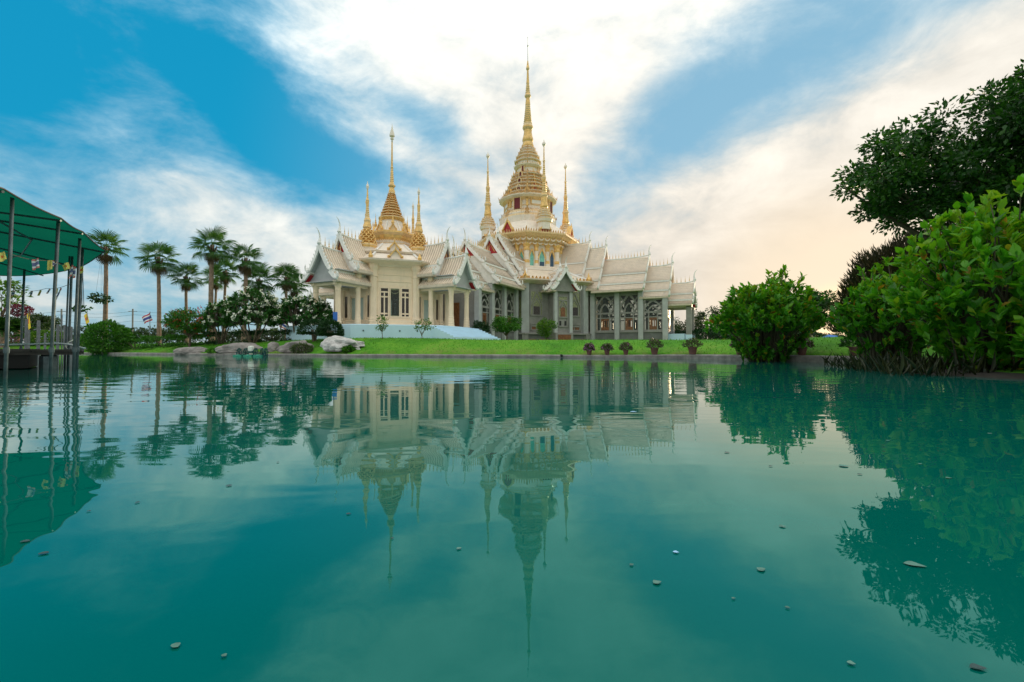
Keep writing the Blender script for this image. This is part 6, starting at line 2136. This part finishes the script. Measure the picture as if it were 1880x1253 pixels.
def flag_pole(px, ytop, Y, ht, w, h, kind, lab, rz, seed, r_=0.03):
    top = at(px, ytop, Y)
    zb = max(-0.4, gz(top.x, Y) - 0.1)
    root = thing('flag', lab, 'flag', (top.x, Y, zb))
    H_ = top.z - zb
    MB().lathe([(r_, 0), (r_ * 0.7, H_), (r_ * 1.4, H_ + 0.02), (0.005, H_ + 0.09)], 8).build('pole', M['postwood'], root)
    f_ = flag_mesh(w, h, kind, seed)
    o = f_.build('flag_cloth', FM, root)
    o.location = (0, 0, H_ - 0.03)
    o.rotation_euler = (0, R(18), rz)


flag_pole(275.5, 574, 41.5, 0, 0.80, 0.70, 'thai', 'red, white and blue striped flag on a short pole by the lone palm', R(185), 1)
flag_pole(160, 572, 41.5, 0, 0.55, 1.0, 'yellow', 'yellow flag hanging from a pole between canopy and round bush', R(160), 2)
flag_pole(52.5, 570, 24, 0, 0.30, 0.95, 'yellow', 'long yellow flag hanging behind the deck under the canopy', R(150), 3, 0.02)
flag_pole(516, 588, 42.5, 0, 0.7, 0.6, 'thai', 'small red, white and blue flag glimpsed under the spreading frangipani', R(10), 4)


def bunting(lab, pts, flags, seed):
    """A cord with little flags tied along it."""
    g = rs(seed)
    P = [at(*p) for p in pts]
    o_ = P[0]
    root = thing('bunting', lab, 'bunting', tuple(o_), 0, 'strings of small flags under the canopy')
    b = MB()
    fine = []
    for a, q in zip(P[:-1], P[1:]):
        for i in range(8):
            t_ = i / 8
            fine.append(a.lerp(q, t_) - o_ - Vector((0, 0, 0.05 * sin(pi * t_))))
    fine.append(P[-1] - o_)
    b.tube([tuple(x) for x in fine], 0.006, 4)
    b.build('cord', M['wire'], root)
    for i, (px, Y, py, w, h, kind, rx) in enumerate(flags):
        p = at(px, py, Y) - o_
        f_ = flag_mesh(w * 0.9, h * 0.85, kind, seed * 10 + i, True)
        o = f_.build('small_flag', FM2, root)
        # hang from the cord at the nearest place along it
        q = min(fine, key=lambda c: abs(c.x - p.x))
        o.location = (q.x, q.y, q.z)
        o.rotation_euler = (R(g.uniform(-30, -5)), R(rx), R(g.uniform(-25, 25)))


bunting('near string of yellow and striped flags slung between the front canopy poles', [(-40, 452, 7.2), (14, 465, 7.5), (97, 478, 8.9), (138, 490, 10.3), (152, 492, 11.2)],
        [(-6, 7.4, 0, 0.12, 0.28, 'thai', 10), (5, 7.4, 0, 0.12, 0.22, 'yellow', -25), (42, 8.0, 0, 0.13, 0.27, 'thai', -20), (66, 8.4, 0, 0.10, 0.24, 'yellow', -8), (84, 8.7, 0, 0.16, 0.16, 'thai', 15), (108, 9.3, 0, 0.14, 0.24, 'yellow', -35), (124, 9.8, 0, 0.13, 0.40, 'thai', -25), (129, 10.0, 0, 0.09, 0.34, 'thai', -10), (141, 10.5, 0, 0.20, 0.26, 'yellow', -35)], 5)
bunting('far string of tiny flags slung between the back canopy poles', [(-30, 528, 14.6), (40, 533, 14.3), (85, 530, 13.4), (128, 522, 12.4)],
        [(32, 14.4, 0, 0.14, 0.22, 'thai', 5), (48, 14.2, 0, 0.09, 0.23, 'yellow', -12), (63, 13.9, 0, 0.08, 0.24, 'thai', -15), (76, 13.6, 0, 0.09, 0.22, 'yellow', 4), (92, 13.2, 0, 0.06, 0.2, 'thai', 10), (104, 13.0, 0, 0.09, 0.22, 'yellow', -10), (117, 12.7, 0, 0.05, 0.5, 'thai', 8)], 6)

# ---- paddle-wheel aerator
p = wl(460, 654.5)
aer = thing('paddle_aerator', 'green paddle-wheel aerator with a pale motor box floating near the boulders', 'aerator', (p.x, p.y, 0))
for y in (-0.28, 0.28):
    b = MB()
    for cx in (-0.62, 0.02, 0.64):
        b.lathe([(0.05, -0.06), (0.13, -0.04), (0.15, 0.03), (0.13, 0.10), (0.05, 0.12)], 12, 0, cx, y)
        b.box(cx - 0.26, cx + 0.26, y - 0.12, y + 0.12, -0.05, 0.09)
    b.build('float', M['plasticgreen'], aer)
MB().bar((-0.95, 0, 0.22), (0.95, 0, 0.22), 0.05, 0.05).bar((-0.5, -0.3, 0.15), (-0.5, 0.3, 0.15), 0.05, 0.05).bar((0.5, -0.3, 0.15), (0.5, 0.3, 0.15), 0.05, 0.05).build('axle', M['steel'], aer)
for cx in (-0.72, -0.30, 0.32, 0.74, 0.96):
    b = MB()
    for i in range(8):
        a = 2 * pi * i / 8 + cx
        b.bar((cx, 0, 0.22), (cx, 0.27 * cos(a), 0.22 + 0.27 * sin(a)), 0.04, 0.03, (1, 0, 0))
        b.bar((cx, 0.20 * cos(a), 0.22 + 0.20 * sin(a)), (cx, 0.31 * cos(a), 0.22 + 0.31 * sin(a)), 0.16, 0.02, (1, 0, 0))
    b.build('paddle_wheel', M['plasticteal'], aer)
b = MB()
b.lathe([(0.02, 0.66), (0.15, 0.64), (0.17, 0.58), (0.17, 0.36), (0.15, 0.32)], 8, 0, 0.02, 0)
b.build('motor_box', M['plasticwhite'], aer)
MB().box(-0.12, 0.16, -0.12, 0.12, 0.2, 0.33).build('gearbox', M['plasticteal'], aer)

# ---- blue shelter, drain pipe, blue sign, power lines
p = gp(1521, 39, 0.0)
sh = thing('blue_shelter', 'bright blue tarpaulin shelter far off under the sunset', 'shelter', tuple(p))
b = MB()
b.add([(-0.55, -0.5, 0.35), (0.45, -0.5, 0.62), (0.45, 0.5, 0.66), (-0.55, 0.5, 0.38), (0.0, 0.0, 0.74)], [(0, 1, 4), (1, 2, 4), (2, 3, 4), (3, 0, 4)])
b.add([(-0.55, -0.5, 0.35), (0.45, -0.5, 0.62), (0.45, -0.52, 0.35), (-0.55, -0.52, 0.12)], [(0, 1, 2, 3)])
b.build('tarpaulin', M['bluecloth'], sh)
for x, y in ((-0.5, -0.45), (0.4, -0.45), (0.4, 0.45), (-0.5, 0.45)):
    MB().bar((x, y, -0.1), (x, y, 0.42), 0.03, 0.03).build('leg', M['steel'], sh)
p = kerb_at(1031, -0.02)
b = MB()
b.tube([(0, 0.4, 0.12), (0, -0.12, 0.10)], 0.07, 10)
o = b.build('drain_pipe', M['black'])
o.location = p
tag(o, 'short black drain pipe sticking out of the kerb before the hall porch', 'pipe')
p = at(615.5, 582, 33.2)
bs = thing('blue_sign', 'small blue sign board beside the left porch column of the pavilion', 'sign', (p.x, p.y, gz(p.x, p.y)))
MB().box(-0.16, 0.16, -0.02, 0.02, p.z - bs.location.z - 0.3, p.z - bs.location.z + 0.35).build('board', M['bluecloth'], bs)
MB().bar((0, 0.03, -0.1), (0, 0.03, p.z - bs.location.z + 0.2), 0.05, 0.05).build('post', M['steel'], bs)

pl = thing('power_line', 'overhead power line on slim poles crossing the left horizon', 'power line', (0, 0, 0))
ends = [(-330, 95), (-20, 78), (112, 74), (243, 74), (515, 72), (660, 70)]
for px, Y in ends[1:-1]:
    x = (px - 940) / FPX * Y
    z0 = gz(x, Y)
    zt_ = at(px, 572, Y).z
    MB().bar((x, Y, z0 - 0.2), (x, Y, zt_ + 0.4), 0.16, 0.16).bar((x - 0.7, Y, zt_), (x + 0.7, Y, zt_), 0.08, 0.08).build('utility_pole', M['postwood'], pl)
for k, (yy, dyy) in enumerate(((572, 0), (578, 0.3), (590, -0.2), (602, 0.1))):
    b = MB()
    for (pa, Ya), (pb, Yb) in zip(ends[:-1], ends[1:]):
        A, B_ = at(pa, yy, Ya), at(pb, yy, Yb)
        A.y += dyy
        B_.y += dyy
        b.tube([tuple(A.lerp(B_, t_ / 8) - Vector((0, 0, 0.45 * sin(pi * t_ / 8)))) for t_ in range(9)], 0.018, 4)
    b.build('cable', M['wire'], pl)

# ---- fallen leaves and petals on the water
FALL = ((46, 996, 24, 'd', 'larger dark leaf floating near the left edge, upper of two'), (80, 1018, 26, 'd', 'dark leaf floating near the left edge, lower of two'), (321, 1189, 30, 'p', 'pale oblong leaf drifting in the dark teal lower left'),
        (411, 1207, 18, 'p', 'small pale petal right of the pale oblong leaf'), (252, 924, 14, 'd', 'dark leaf below the mirrored palms'), (163, 940, 12, 'd', 'dark leaf between canopy reflection and mirrored palms'),
        (843, 1009, 16, 'p', 'pale petal left of the mirrored main spire'), (640, 945, 14, 'd', 'dark leaf left of the mirrored pavilion spire'), (720, 990, 10, 'd', 'tiny dark leaf beside the tip of the mirrored pavilion spire'),
        (1241, 1016, 18, 'b', 'bluish white scrap floating right of centre'), (1160, 1039, 14, 'p', 'small pale petal left below the bluish scrap'), (1207, 1072, 28, 'p', 'wide pale petal below the bluish scrap'),
        (1399, 1048, 28, 'p', 'pale leaf right of the bluish scrap'), (1347, 1101, 12, 'p', 'tiny pale petal in the open water right of centre'), (1446, 1118, 14, 'p', 'small pale petal beneath the mirrored cloud on the right'),
        (1563, 1221, 22, 'p', 'pale leaf near the bottom right'), (1797, 1230, 46, 'd', 'large curled leaf at the bottom right corner'), (1680, 1040, 54, 'p', 'long pale strip floating on the mirrored shade tree'),
        (1335, 832, 16, 'd', 'dark leaf below the mirrored end porch'), (1415, 857, 12, 'd', 'dark leaf below the mirrored middle bush'), (1579, 872, 14, 'd', 'dark leaf left of the mirrored right-hand bushes'), (1550, 857, 30, 'p', 'thin pale leaf in the bright reflection right of the middle bush'),
        (1437, 968, 20, 'p', 'thin pale leaf in the mid water on the right'), (1742, 879, 16, 'p', 'pale leaf on the mirrored right-hand bushes, lowest of them'), (1631, 810, 12, 'p', 'pale leaf on the mirrored bushes close to their left side'),
        (1690, 853, 12, 'p', 'pale petal in the middle of the mirrored bushes'), (1818, 797, 14, 'p', 'bright petal on the mirrored bushes near the right edge'), (1765, 773, 10, 'p', 'small bright petal high on the mirrored bushes'),
        (915, 766, 20, 'p', 'white petal on the mirrored hall wall, left of two'), (956, 768, 16, 'p', 'white petal on the mirrored hall wall, right of two'), (1163, 757, 20, 'b', 'bluish petal on the mirrored glazed wing'), (1098, 766, 20, 'p', 'pale petal on the mirrored wing roof'), (868, 764, 12, 'p', 'tiny pale petal on the mirrored pavilion porch'),
        (420, 893, 18, 'd', 'dark leaf just below the mirrored tallest palm'), (510, 850, 9, 'd', 'tiny dark leaf right of the mirrored palms'), (575, 660, 8, 'p', 'tiny white petal near the boulders'))
for i, (px, py, wpx, kd, lab) in enumerate(FALL):
    p = wl(px, py)
    g = rs(400 + i)
    s_ = wpx / FPX * p.y * 0.5
    s_ = min(s_, 0.13) * 0.62
    k = 14
    L_, W_ = s_ * 1.7, s_ * (0.75 if wpx < 40 else 0.55)
    out = []
    for j in range(k):
        u_ = j / (k // 2) if j <= k // 2 else (k - j) / (k // 2)
        sgn = 1 if j <= k // 2 else -1
        w_ = W_ * sin(pi * u_ ** 0.8) ** 0.85 * (1 + 0.12 * sin(9 * u_ + i)) if 0 < u_ < 1 else 0.0
        out.append((L_ * (u_ - 0.5) * 2 * 0.6, sgn * w_ + 0.12 * L_ * sin(pi * u_), 0.003 + 0.05 * s_ * abs(sgn * w_ / W_) ** 2 + 0.10 * s_ * max(0, u_ - 0.7)))
    mid_ = [(L_ * (u_ - 0.5) * 2 * 0.6, 0.12 * L_ * sin(pi * u_), 0.002) for u_ in (0.25, 0.5, 0.75)]
    V_ = out + mid_
    F_ = []
    for j in range(k):
        q = (j + 1) % k
        u_ = ((j + 0.5) / (k // 2)) if j < k // 2 else ((k - j - 0.5) / (k // 2))
        F_.append((j, q, k + (0 if u_ < 0.38 else 1 if u_ < 0.62 else 2)))
    F_ += [(3, k, k + 1), (k - 3, k + 1, k), (4, k + 1, k + 2), (k - 4, k + 2, k + 1)]
    me = bpy.data.meshes.new('floating_leaf')
    me.from_pydata(V_, [], F_)
    me.materials.append(M[{'p': 'petal_pale', 'd': 'petal_dark', 'b': 'petal_blue'}[kd]])
    o = bpy.data.objects.new('floating_leaf', me)
    C.objects.link(o)
    o.location = p
    o.rotation_euler = (0, 0, g.uniform(-0.5, 0.5))
    tag(o, lab, 'leaf', 'leaves and petals floating on the pond')
